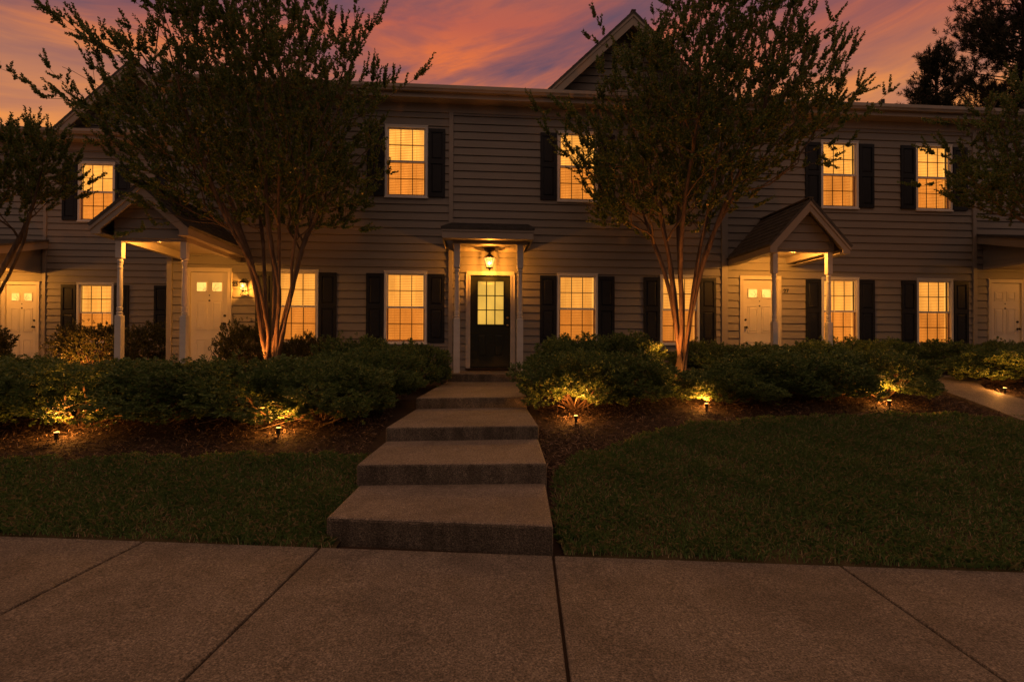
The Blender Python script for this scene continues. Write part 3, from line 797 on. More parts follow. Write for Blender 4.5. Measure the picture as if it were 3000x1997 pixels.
# hanging lantern over the dark door
lt = thing('hanging_lantern', 'bronze six-sided glass lantern hanging from the porch ceiling above the dark door', 'lantern', (.343,10.92,3.425))
m = MB(); m.lathe(0,0,[(.05,-.075),(.10,-.05),(.125,-.02),(.125,0)],20); m.lathe(0,0,[(.018,-.12),(.018,-.06)],8); m.build('ceiling_mount', M['bronze'], lt, smooth=False)
m = MB(); m.lathe(0,0,[(.135,-.205),(.13,-.195),(.085,-.155),(.035,-.125),(.02,-.10)],6); m.build('lantern_cap', M['bronze'], lt)
m = MB(); m.lathe(0,0,[(.062,-.40),(.118,-.207)],6); m.f = m.f[:6]; m.build('lantern_glass', M['amber'], lt)
m = MB()
for k in range(6):
    a = 2*math.pi*k/6; m.tube([(.063*math.cos(a),.063*math.sin(a),-.40),(.12*math.cos(a),.12*math.sin(a),-.205)], .006, 4)
m.lathe(0,0,[(.025,-.435),(.07,-.42),(.075,-.398),(.06,-.395)],6); m.lathe(0,0,[(.004,-.47),(.016,-.455),(.008,-.435)],8)
m.build('lantern_frame', M['bronze'], lt)
m = MB()
for bx_, by_ in ((-.042,-.024),(.042,-.024),(0,.048)): m.lathe(bx_,by_,[(.007,-.345),(.014,-.32),(.014,-.29),(.004,-.25)],8)
m.build('candle_bulb', M['bulb'], lt, smooth=True)
point('lantern_light', (0,0,-.325), 105, lt, .018)
# wall lantern at number 25
lt = thing('wall_lantern', 'black scrolled wall lantern glowing beside the number 25', 'lantern', (-4.84,Y1-.02,2.60))
m = MB(); m.box(-.045,.045,-.02,0,-.10,.16); m.tube([(0,-.02,.10),(0,-.07,.15),(0,-.13,.13)],.009,6); m.build('back_plate', M['black'], lt, bevel=.006)
m = MB(); m.lathe(0,-.13,[(.092,.045),(.088,.055),(.05,.095),(.02,.115),(.012,.14)],6); m.build('lantern_cap', M['black'], lt)
m = MB(); m.lathe(0,-.13,[(.042,-.10),(.07,.045)],6); m.f = m.f[:6]; m.build('lantern_glass', M['amber'], lt)
m = MB(); m.lathe(0,-.13,[(.010,-.025),(.022,-.005),(.020,.015),(.008,.035)],8); m.build('candle_bulb', M['bulb'], lt, smooth=True)
m = MB()
for k in range(6):
    a = 2*math.pi*k/6; m.tube([(.043*math.cos(a),-.13+.043*math.sin(a),-.10),(.071*math.cos(a),-.13+.071*math.sin(a),.045)], .004, 4)
m.lathe(0,-.13,[(.015,-.12),(.045,-.11),(.045,-.10)],6)
for sg in (-1,1): m.tube([(0,-.13,-.115),(sg*.05,-.10,-.16),(sg*.085,-.05,-.19),(sg*.05,-.015,-.20)],.006,5)
m.build('scroll_frame', M['black'], lt)
point('lantern_light', (0,-.145,-.055), 30, lt, .012)
# flush porch lights
def flush(label, loc, W):
    t = thing('porch_light', label, 'porch light', loc, 'flush porch ceiling lights')
    m = MB(); m.lathe(0,0,[(.11,-.03),(.12,0)],18); m.build('lamp_base', M['bronze'], t)
    m = MB(); m.lathe(0,0,[(.01,-.095),(.06,-.085),(.10,-.05),(.105,-.031)],18); m.build('lamp_globe', M['lens'], t, smooth=True)
    point('porch_glow', (0,0,-.14), W, t, .06)
flush('round flush light under the gabled porch of number 27', (6.62,10.14,3.442), 88)
flush('round flush light under the gabled porch of number 25', (-5.5,9.40,3.302), 64)
flush('round flush light above the far left white door', (-11.9,13.4,3.21), 60)
flush('dim round flush light above the rightmost white door', (13.0,10.3,3.22), 14)

# ------------------------------------------------------------------ garden lights
def garden_light(x, y, label, W=50, zoff=0, cone=140, tilt=.65):
    z = float(ground_z(x, y)) + zoff
    t = thing('garden_light', label, 'garden light', (x,y,z), 'small garden uplights in the beds')
    m = MB(); m.lathe(0,0,[(.010,-.08),(.010,.0),(.019,.005),(.020,.065),(.027,.076),(.027,.086)],14); m.build('lamp_body', M['black'], t)
    m = MB(); m.lathe(0,0,[(.024,.0865),(.024,.090),(.014,.093)],14); m.build('lamp_lens', M['lens'], t)
    l = bpy.data.lights.new('uplight', 'SPOT'); l.energy = W*1.0; l.color = (1.0,.29,.045); l.shadow_soft_size = .02; l.spot_size = R(cone); l.spot_blend = .6
    o = bpy.data.objects.new('uplight', l); COL.objects.link(o); o.parent = t; o.location = (0,.01,.115)
    o.rotation_euler = Vector((0,tilt,1)).to_track_quat('-Z','Y').to_euler()
    point('lens_glow', (0,.07,.13), min(W*.22,12), t, .025, (1.0,.36,.06))
garden_light(-4.40,5.78,'small black uplight in the mulch nearest the left edge of the lawn bed')
garden_light(-2.15,5.86,'small black uplight below the shrub left of the steps')
garden_light(1.29,6.34,'small black uplight below the shrub right of the steps')
garden_light(3.16,6.72,'small black uplight just right of the foot of the right-hand tree')
garden_light(5.83,6.76,'small black uplight at the front right end of the long shrub bank')
garden_light(8.42,7.5,'small black uplight beyond the curving side path')
garden_light(-8.7,11.7,'small uplight hidden under the clipped bush below the set-back ground-floor window', 110)
garden_light(-3.87,8.97,'small uplight hidden behind the hedge at the foot of the large left tree', 420, 0, 95, .05)
garden_light(3.42,8.62,'small uplight hidden behind the shrub at the foot of the right-hand tree', 210, 0, 95, .08)
garden_light(-10.7,10.8,'small uplight hidden in the bush at the far left edge', 26)

# ------------------------------------------------------------------ vegetation
def leaves(rng, base, d, length, width, twist=None):
    """hexagonal leaf blades; arrays (n,3) base and direction"""
    n = len(base)
    d = d/np.linalg.norm(d, axis=1, keepdims=True)
    r = rng.normal(size=(n,3)); s = np.cross(d, r); s /= np.linalg.norm(s, axis=1, keepdims=True)+1e-9
    nn = np.cross(s, d)
    L = length[:,None]; W = width[:,None]*.5
    v = np.empty((n,6,3))
    v[:,0] = base
    v[:,1] = base + d*L*.33 + s*W*.92 + nn*L*.05
    v[:,2] = base + d*L*.70 + s*W*.80 + nn*L*.05
    v[:,3] = base + d*L
    v[:,4] = base + d*L*.70 - s*W*.80 + nn*L*.05
    v[:,5] = base + d*L*.33 - s*W*.92 + nn*L*.05
    return v.reshape(-1,3)

def poly_sample(rng, poly, n):
    P = np.array(poly); lo, hi = P.min(0), P.max(0); out = []
    while len(out) < n:
        q = lo + rng.random((n*2,2))*(hi-lo)
        x, z = q[:,0], q[:,1]; ins = np.zeros(len(q), bool); j = len(P)-1
        for i in range(len(P)):
            c = ((P[i,1] > z) != (P[j,1] > z)) & (x < (P[j,0]-P[i,0])*(z-P[i,1])/(P[j,1]-P[i,1]+1e-12)+P[i,0])
            ins ^= c; j = i
        out += q[ins].tolist()
    return np.array(out[:n])

def shoot_line(a, b, seed):
    rg = np.random.default_rng(seed); a, b = np.array(a), np.array(b); L = np.linalg.norm(b-a); n = int(L/.13)
    return [tuple(a+(b-a)*(i+1)/n+np.array([0,0,-.10*L*math.sin(math.pi*(i+1)/n)])+rg.normal(0,.05,3)*(1.2-.9*(i+1)/n)) for i in range(n)]
def grow_tree(root, seed, base, stems, poly, npts, depth, ymax=None, leaf_n=14, leaf_len=.047, trunk_r=.05, extra_tips=(), bark='bark', dens=1.0):
    rng = np.random.default_rng(seed)
    base = np.array(base, float)
    pos, par, plen, dr = [base], [-1], [0.], [np.array([0,0,1.])]
    trunk_nodes = set()
    for stp in stems:
        prev = 0; p0 = base + np.array([*(rng.normal(0,.05,2)), -.05])
        pts = [p0]+[np.array(q, float) for q in stp]
        # smooth the stem
        fine = []
        for i in range(len(pts)-1):
            a = pts[max(i-1,0)]; b = pts[i]; c = pts[i+1]; d_ = pts[min(i+2,len(pts)-1)]
            for t in np.linspace(0,1,7)[:-1]:
                fine.append(.5*((2*b)+(-a+c)*t+(2*a-5*b+4*c-d_)*t*t+(-a+3*b-3*c+d_)*t**3))
        fine.append(pts[-1]); fine = np.array(fine)
        fine[2:-1] += np.cumsum(rng.normal(0,.008,(len(fine)-3,3)),0)*.6
        for q in fine:
            dd = q-pos[prev]; L = np.linalg.norm(dd)
            pos.append(q); par.append(prev); plen.append(plen[prev]+L); dr.append(dd/(L+1e-9)); prev = len(pos)-1; trunk_nodes.add(prev)
    P2 = poly_sample(rng, poly, npts)
    zl = min(q[1] for q in poly); low_p = poly_sample(rng, poly, npts)
    low_p = low_p[low_p[:,1] < zl+1.6][:int(npts*.16)]; P2 = np.vstack([P2, low_p]); npts = len(P2)
    cxz = np.array(poly).mean(0)
    rel = P2-cxz
    # distance to the crown rim sets how deep (front to back) a point may lie
    y = rng.uniform(-1,1,npts); k = np.sqrt(np.clip(1-y*y,0,1))
    k = .30+.60*k
    XZ = cxz + rel*k[:,None]
    pts = np.stack([XZ[:,0], base[1]+y*depth, XZ[:,1]],1)
    if ymax is not None: pts[:,1] = np.minimum(pts[:,1], ymax - rng.random(npts)*.35)
    if len(extra_tips): pts = np.vstack([pts, np.array(extra_tips)])
    trunk_top = base + np.array([0,0,1.2])
    order = np.argsort(np.linalg.norm(pts-trunk_top,axis=1))
    cap = len(pos)+len(pts)*4
    A = np.zeros((cap,3)); A[:len(pos)] = pos; DR = np.zeros((cap,3)); DR[:len(pos)] = dr; PL = np.zeros(cap); PL[:len(pos)] = plen
    n = len(pos); par = list(par)
    low = base[2]+1.15
    for i in order:
        p = pts[i]
        dv = p-A[:n]; d = np.linalg.norm(dv,axis=1)+1e-6
        ca = np.einsum('ij,ij->i',dv,DR[:n])/d
        cost = d*(1+1.1*(1-ca)) + .30*PL[:n] + np.where(A[:n,2] < low, 2.5, 0) + np.maximum(0, A[:n,2]-p[2])*1.0
        cost[0] = 1e9
        j = int(np.argmin(cost)); L = d[j]
        m = max(1, min(4, int(L/.16)))
        t0 = DR[j]*L*.5; q0 = A[j]
        end_d = (p-q0)/L*.7 + np.array([0,0,.35]); prev = j
        for s_ in range(1,m+1):
            t = s_/m
            h = (2*t**3-3*t*t+1)*q0 + (t**3-2*t*t+t)*t0*1.4 + (-2*t**3+3*t*t)*p + (t**3-t*t)*end_d*L
            if n >= cap: break
            dd = h-A[prev]; LL = np.linalg.norm(dd)+1e-9
            A[n] = h; DR[n] = dd/LL; PL[n] = PL[prev]+LL; par.append(prev); prev = n; n += 1
    A = A[:n]; DR = DR[:n]
    kids = [[] for _ in range(n)]
    for i in range(1,n): kids[par[i]].append(i)
    tips = np.zeros(n)
    for i in range(n-1,-1,-1):
        tips[i] = max(1, sum(tips[c] for c in kids[i]))
    rad = .0035*tips**.47
    mx = max(rad[c] for c in kids[0])
    rad = rad*1.0
    rad = np.where(rad > .012, .012+(rad-.012)*(trunk_r-.012)/max(mx-.012,1e-3), rad)
    trunk, limb = MB(), MB()
    stack = [(0,c) for c in kids[0]]
    while stack:
        p_, c = stack.pop(); chain = [p_,c]; first = c
        while kids[chain[-1]]:
            ks = sorted(kids[chain[-1]], key=lambda q: -tips[q]); chain.append(ks[0])
            for o_ in ks[1:]: stack.append((chain[-2],o_))
        if p_ == 0: chain = chain[1:]
        rr = [rad[q] for q in chain]
        if p_ != 0: rr[0] = rr[1]
        else: rr = [r_*(1+.35*math.exp(-k_/2.0)) for k_, r_ in enumerate(rr)]
        mbx = trunk if first in trunk_nodes else limb
        mbx.tube([A[q] - base for q in chain], rr, 9 if rr[0] > .025 else (5 if rr[0] > .008 else 3))
    trunk.build('trunk', M[bark], root, smooth=True); limb.build('branches', M['limb'], root, smooth=True)
    # leafy shoots on the thin wood
    thin = np.where(tips <= 7)[0]; thin = thin[[q not in trunk_nodes for q in thin]]
    B, Dv, LL = [], [], []
    sh = MB()
    is_tip = np.array([len(kids[q]) == 0 for q in thin])
    for q, tp in zip(thin, is_tip):
        nsh = 2 if tp else (2 if rng.random() < .55*dens else 1)
        for _ in range(nsh + (1 if tp and rng.random() < .6 else 0)):
            out = A[q]-(base+np.array([0,0,2.0])); out /= np.linalg.norm(out)
            d = DR[q]*(.75 if tp else .25) + out*.45 + rng.normal(0,.30 if tp else .5,3) + np.array([0,0,.22])
            d /= np.linalg.norm(d); L = rng.uniform(.18,.42) if tp else rng.uniform(.10,.26)
            bend = np.array([0,0,.10])*L + rng.normal(0,.03,3)*L
            k_ = int(leaf_n*L/.28)+3
            t = (np.arange(k_)+rng.random(k_)*.6)/k_
            pp = A[q] + d*L*t[:,None] + bend*(t**2)[:,None]
            sd = rng.normal(size=(k_,3)); sd -= (sd@d)[:,None]*d; sd /= np.linalg.norm(sd,axis=1,keepdims=True)+1e-9
            dv = sd*.85 + d*.6 + np.array([0,0,.1])
            B.append(pp); Dv.append(dv); LL.append(leaf_len*(1.1-.45*t)*rng.uniform(.75,1.2,k_))
            sh.tube([(A[q]-base), (A[q]+d*L*.5+bend*.25-base), (A[q]+d*L+bend-base)], [.0035,.0028,.0015], 3)
    B = np.vstack(B)-base; Dv = np.vstack(Dv); LL = np.concatenate(LL)
    V = leaves(rng, B, Dv, LL, LL*.60)
    np_mesh('crown', V, 6, M['leaf'], root)
    sh.build('twigs', M['shoot'], root)
    print('leaves', len(LL))
    return len(LL)

TREES = 'crape myrtle trees in front of the row'
# left-centre tree
b1 = (-3.53,9.25,.72)
poly1 = [(-5.7,7.4),(-5.15,6.8),(-5.45,6.2),(-5.95,5.7),(-6.5,5.2),(-6.4,4.9),(-6.4,4.5),(-6.05,4.0),(-5.45,3.25),(-4.85,3.0),(-4.3,3.1),(-2.7,3.1),(-2.0,3.25),(-1.6,3.9),(-1.5,4.6),(-1.2,5.25),(-1.15,6.0),(-1.7,6.4),(-1.8,7.0),(-2.8,7.3),(-3.3,8.0),(-4.1,8.4),(-5.1,8.2),(-6.0,7.7)]
t1 = thing('crape_myrtle', 'wide multi-stemmed tree rising from the shrubs between porch 25 and the steps', 'tree', b1, TREES)
S1 = [[(-3.62,9.32,1.5),(-3.70,9.42,2.6),(-3.9,9.7,3.7),(-4.4,10.0,5.2)],
      [(-3.40,9.18,1.4),(-3.30,9.0,2.4),(-3.2,8.7,3.5),(-3.0,8.2,4.8),(-2.8,7.9,6.0)],
      [(-3.68,9.22,1.5),(-3.82,9.12,2.6),(-4.16,8.95,3.6),(-5.0,8.6,4.8),(-6.3,8.3,5.6)],
      [(-3.66,9.3,1.5),(-3.85,9.35,2.6),(-4.2,9.5,3.5),(-4.7,9.8,4.9),(-5.2,10.0,6.6)],
      [(-3.58,9.2,1.5),(-3.66,8.9,2.5),(-4.0,8.4,3.5),(-4.3,7.9,4.9),(-4.6,7.7,6.4)],
      [(-3.50,9.3,1.5),(-3.52,9.4,2.6),(-3.75,9.6,3.8),(-3.9,9.7,5.4),(-4.1,9.6,7.3)],
      [(-3.44,9.2,1.4),(-3.32,9.05,2.3),(-3.42,8.8,3.3),(-3.4,8.6,4.8),(-3.3,8.3,6.6)],
      [(-3.36,9.25,1.4),(-3.20,9.3,2.2),(-3.06,9.4,3.0),(-2.75,9.6,4.3),(-2.4,9.7,6.0)],
      [(-3.34,9.2,1.4),(-3.18,9.1,2.1),(-3.08,8.95,2.9),(-2.75,8.6,4.1),(-2.0,8.2,5.4)],
      [(-3.36,9.3,1.4),(-3.22,9.38,2.3),(-3.0,9.48,3.2),(-2.5,9.6,4.3),(-1.7,9.5,5.2)]]
EX1 = [(-5.55,8.7,3.15),(-5.2,8.8,3.3),(-4.9,8.9,3.5),(-2.9,8.5,3.5),(-3.6,8.4,3.7),(-4.3,8.5,3.75),(-1.4,9.0,5.9),(-1.75,7.9,6.95),(-1.9,8.2,6.6),(-2.0,9.1,3.35),(-2.3,9.1,3.4),(-1.5,8.7,4.6),(-1.45,8.6,4.2)]
for q_, (a_, b_) in enumerate([((-5.4,8.9,6.2),(-7.3,8.9,7.15)),((-5.3,8.9,6.1),(-6.9,8.9,6.75)),((-5.8,9.1,5.35),(-7.85,9.1,5.95)),((-6.2,9.1,5.35),(-7.1,9.1,5.95)),((-5.0,8.6,6.7),(-6.2,8.6,7.6)),((-5.0,8.7,6.6),(-5.9,8.7,7.7)),((-2.0,9.0,5.5),(-.95,9.0,6.1)),((-2.2,8.8,6.2),(-1.6,8.8,7.0))]):
    EX1 += shoot_line(a_, b_, 100+q_)
# right-centre tree
b2 = (3.79,9.0,.74)
poly2 = [(3.15,7.6),(3.0,6.9),(2.6,6.6),(2.2,6.35),(1.85,6.0),(1.25,5.4),(1.3,5.05),(1.6,4.7),(1.75,4.2),(2.2,3.35),(3.1,3.25),(4.3,3.25),(4.9,3.7),(5.9,4.3),(6.2,4.8),(6.75,5.1),(7.2,5.9),(6.55,6.9),(6.0,7.7),(5.5,8.7),(4.4,9.1),(3.4,8.5)]
t2 = thing('crape_myrtle', 'tall multi-stemmed tree standing in the mulch right of the steps, covering the pointed roof gable', 'tree', b2, TREES)
S2 = [[(3.74,9.08,1.6),(3.68,9.2,2.7),(3.6,9.45,3.8),(3.6,9.8,5.4)],
      [(3.86,8.94,1.6),(3.95,8.75,2.7),(4.0,8.4,3.8),(4.1,7.9,5.2),(4.3,7.7,6.4)],
      [(3.68,9.0,1.6),(3.55,8.93,2.6),(3.32,8.8,3.5),(2.85,8.5,4.7),(2.1,8.2,5.8)],
      [(3.70,9.05,1.6),(3.56,9.2,2.6),(3.30,9.5,3.6),(3.0,9.9,5.0),(2.7,10.0,6.6)],
      [(3.76,8.95,1.6),(3.64,8.7,2.7),(3.5,8.2,3.8),(3.5,7.7,5.2),(3.4,7.5,7.0)],
      [(3.82,9.05,1.6),(3.84,9.2,2.8),(3.9,9.4,4.0),(4.1,9.6,5.8),(4.3,9.6,7.9)],
      [(3.88,8.97,1.6),(4.02,8.8,2.6),(4.25,8.5,3.6),(4.7,8.1,5.0),(5.1,7.9,6.8)],
      [(3.90,9.03,1.6),(4.06,9.12,2.6),(4.36,9.35,3.6),(4.95,9.65,4.9),(5.8,9.8,6.2)],
      [(3.88,9.0,1.5),(4.05,9.0,2.4),(4.3,8.92,3.3),(4.8,8.7,4.3),(5.7,8.5,5.4)]]
EX2 = [(3.1,8.3,3.6),(3.7,8.2,3.75),(4.4,8.4,3.7),(2.3,8.7,3.45),(2.6,8.6,3.5),(4.9,8.6,3.8),(2.15,8.9,7.2),(2.3,8.9,6.9),(2.5,8.9,6.6),(2.05,8.9,6.8),(6.2,8.9,4.95),(6.5,8.9,5.05),(1.6,8.7,4.65),(1.9,8.7,4.6)]
for q_, (a_, b_) in enumerate([((5.8,8.9,5.2),(7.8,9.0,6.15)),((6.6,8.9,5.5),(7.1,8.9,6.2)),((5.5,8.9,5.8),(6.7,8.9,7.0)),((5.6,8.9,5.5),(6.7,8.9,6.4)),((2.4,8.8,5.2),(1.1,8.8,5.45)),((2.4,8.8,4.9),(1.3,8.8,5.0)),((5.4,8.8,6.4),(6.1,8.8,7.7)),((5.6,8.8,4.6),(6.9,8.8,5.1))]):
    EX2 += shoot_line(a_, b_, 200+q_)
grow_tree(t1, 11, b1, S1, poly1, 1450, 1.8, 10.75, extra_tips=EX1, leaf_n=52, trunk_r=.044)
grow_tree(t2, 12, b2, S2, poly2, 1400, 1.75, 10.75, extra_tips=EX2, leaf_n=52, trunk_r=.044)
# left edge tree
b0 = (-9.05,9.9,.72)
t0 = thing('crape_myrtle', 'dark tree at the left edge, slanting trunk in front of the far left door', 'tree', b0, TREES)
poly0 = [(-7.1,4.3),(-7.0,4.9),(-7.4,5.2),(-7.85,5.4),(-8.5,5.5),(-9.5,5.6),(-11,5.5),(-12,4.9),(-11.8,4.0),(-10.5,3.4),(-9.2,3.6),(-8.2,3.55),(-7.6,3.85)]
S0 = [[(-8.85,9.9,1.6),(-8.5,9.9,2.4),(-8.15,9.8,3.0),(-7.9,9.7,3.7),(-7.6,9.6,4.6)],
      [(-9.0,9.9,1.6),(-8.75,10.1,2.6),(-8.5,10.3,3.5),(-8.3,10.5,4.6),(-8.1,10.6,5.5)],
      [(-9.15,9.85,1.6),(-9.3,9.6,2.7),(-9.6,9.3,3.8),(-9.8,9.0,5.2)],
      [(-9.2,9.95,1.6),(-9.6,10.2,2.7),(-10.3,10.4,3.7),(-11,10.5,4.7)]]
grow_tree(t0, 13, b0, S0, poly0, 620, 1.1, leaf_n=52, trunk_r=.06)
# right edge tree
b3 = (10.75,8.3,.72)
t3 = thing('crape_myrtle', 'tree at the right edge, limbs reaching in front of the far upper window', 'tree', b3, TREES)
poly3 = [(8.5,4.1),(9.5,4.75),(9.45,5.4),(9.5,5.8),(9.3,5.95),(9.8,6.3),(10.5,6.9),(12,7.3),(13.3,6.4),(13.2,5),(12.4,4.0),(11.2,3.7),(10.3,3.5),(9.6,3.55),(8.9,3.9)]
S3 = [[(10.6,8.3,1.6),(10.35,8.3,2.4),(10.0,8.3,3.2),(9.45,8.25,4.15),(9.05,8.1,5.0),(8.7,8.0,5.6)],
      [(10.7,8.35,1.6),(10.6,8.5,2.6),(10.4,8.8,3.7),(10.0,9.1,5.0),(9.6,9.2,5.9)],
      [(10.8,8.25,1.6),(10.95,8.0,2.7),(11.0,7.6,3.9),(11.0,7.3,5.5)],
      [(10.85,8.3,1.6),(11.3,8.4,2.7),(11.8,8.6,3.8),(12.3,8.7,5.2)]]
EX3 = [(7.75,8.3,4.15),(8.0,8.3,4.2),(8.3,8.3,4.3),(8.65,8.3,4.4),(8.1,8.4,4.75),(8.4,8.4,4.8),(8.5,8.5,5.35),(8.75,8.4,5.3)]
grow_tree(t3, 14, b3, S3, poly3, 800, 1.6, extra_tips=EX3, leaf_n=52, trunk_r=.062)

# pines behind the right-hand roofs
def pine(x, y, z_top, h_crown, w, seed, label):
    rng = np.random.default_rng(seed)
    root = thing('pine_tree', label, 'tree', (x,y,.3), 'pine trees behind the roofs')
    H = z_top-.3
    t = MB(); t.tube([(0,0,0),(.1,.05,H*.5),(0,0,H-.1)], [.28,.2,.03], 9)
    B, Dv, LL = [], [], []
    n = int(55*h_crown/4)
    for i in range(n):
        u = (i+rng.random())/n; z = H-h_crown*u
        L = w*(.25+.75*min(1,u*1.6)**.8)*rng.uniform(.55,1.1)
        a = rng.uniform(0,2*math.pi); d = np.array([math.cos(a),math.sin(a),.35+.5*(1-u)])
        p0 = np.array([0,0,z-.4]); p1 = p0+d*L
        mid = (p0+p1)/2 - np.array([0,0,.12*L])
        t.tube([p0,mid,p1],[.035,.025,.01],4)
        for k in range(int(4+L*7)):
            s = rng.uniform(.3,1.02); c = (1-s)**2*p0+2*s*(1-s)*mid+s*s*p1 + rng.normal(0,.16*L**.5,3)
            ax = d*.5+np.array([0,0,.8])+rng.normal(0,.4,3); ax /= np.linalg.norm(ax)
            Lc = rng.uniform(.3,.5)
            m = 44
            tt = rng.random(m)
            bb = c+ax*(tt*Lc)[:,None]
            rd = rng.normal(size=(m,3)); rd /= np.linalg.norm(rd,axis=1,keepdims=True)
            B.append(bb); Dv.append(rd*.7+ax*.8); LL.append(rng.uniform(.14,.24,m))
    B = np.vstack(B); Dv = np.vstack(Dv); LL = np.concatenate(LL)
    np_mesh('crown', leaves(rng, B, Dv, LL, LL*.12), 6, M['needle'], root)
    t.build('trunk', M['pinebark'], root, smooth=True)
pine(25.2,26,17.6,5.5,1.45,21,'smaller pine showing just above the roofline near the right edge')
pine(30.4,26,23,12.5,4.2,22,'big dark pine in the top right corner behind the roofs')

# shrubs: a few foliage meshes shared by all
def shrub_mesh(seed, mat, n=3000, leaf=.042, boxy=0):
    rng = np.random.default_rng(seed)
    ph = rng.uniform(0,6.28,6)
    B, Dv, LL = [], [], []
    k = 0
    dirs = rng.normal(size=(n*3,3)); dirs /= np.linalg.norm(dirs,axis=1,keepdims=True)
    dirs = dirs[dirs[:,2] > -.62][:n]
    for u in dirs:
        th, fz = math.atan2(u[1],u[0]), u[2]
        lump = 1 + .14*math.sin(3*th+ph[0]+2*fz) + .13*math.sin(5*th+ph[1]+4*fz) + .11*math.sin(7*fz+ph[2]+2*th) + .10*math.sin(11*th+ph[3]-6*fz)*math.sin(9*fz+ph[4]+3*th)
        rr = lump*(1-.30*rng.random()**1.7)
        p = np.array([u[0]*.78, u[1]*.62, .46+u[2]*.50])*1.0
        c0 = np.array([0,0,.46]); p = c0+(p-c0)*rr
        if p[2] < .03: p[2] = .03+rng.random()*.08
        ax = u*.75+np.array([0,0,.45])+rng.normal(0,.25,3); ax /= np.linalg.norm(ax)
        m = 10
        a = rng.uniform(0,6.28)+np.arange(m)*2.4
        e1 = np.cross(ax,[.3,.2,.9]); e1 /= np.linalg.norm(e1); e2 = np.cross(ax,e1)
        op = np.linspace(.35,1.25,m)
        dv = ax*np.cos(op)[:,None] + (e1*np.cos(a)[:,None]+e2*np.sin(a)[:,None])*np.sin(op)[:,None]
        bb = p - ax*(np.linspace(0,.05,m))[:,None]
        B.append(bb); Dv.append(dv); LL.append(leaf*rng.uniform(.7,1.2,m))
    B = np.vstack(B); Dv = np.vstack(Dv); LL = np.concatenate(LL)
    V = leaves(rng, B, Dv, LL, LL*.42)
    nv = len(V); me = bpy.data.meshes.new('foliage')
    me.vertices.add(nv); me.vertices.foreach_set('co', V.astype(np.float32).ravel())
    me.loops.add(nv); me.loops.foreach_set('vertex_index', np.arange(nv, dtype=np.int32))
    me.polygons.add(nv//6); me.polygons.foreach_set('loop_start', np.arange(0,nv,6,dtype=np.int32))
    me.update(calc_edges=True); me.materials.append(mat)
    s = MB()
    for i in range(26):
        a = rng.uniform(0,6.28); r = rng.uniform(.25,.62); z = rng.uniform(.25,.75)
        e = np.array([math.cos(a)*r*1.15,math.sin(a)*r*.95,z]); m_ = e*.5+np.array([*rng.normal(0,.05,2),-.04])
        s.tube([(rng.normal(0,.05),rng.normal(0,.05),-.05),m_,e],[.013,.009,.004],5)
        for _ in range(2):
            e2 = e*rng.uniform(.75,1.0)+rng.normal(0,.13,3); s.tube([m_,(m_+e2)/2+rng.normal(0,.03,3),e2],[.007,.005,.002],4)
    sm = bpy.data.meshes.new('stems'); sm.from_pydata(s.v,[],s.f); sm.materials.append(M['twig'])
    return me, sm
M['twig'] = surf_mat('shrub_twig', (.10,.065,.04), (.17,.115,.07), .8, 9)
VAR = [shrub_mesh(40+i, M['shrub']) for i in range(6)]
BOX = [shrub_mesh(60+i, M['shrub2'], 2200, .040) for i in range(2)]
def shrub(x, y, w, d, h, label, v, box=False, rot=0.0, group='rounded evergreen shrubs along the front of the row', dz=0):
    z = float(ground_z(x,y))+dz
    t = thing('shrub', label, 'shrub', (x,y,z), group)
    fm, sm = (BOX if box else VAR)[v % (2 if box else 6)]
    for nm, me in (('foliage', fm), ('stems', sm)):
        o = bpy.data.objects.new(nm, me); COL.objects.link(o); o.parent = t
    t.scale = (w/1.56, d/1.24, h/1.02); t.rotation_euler = (0,0,rot)
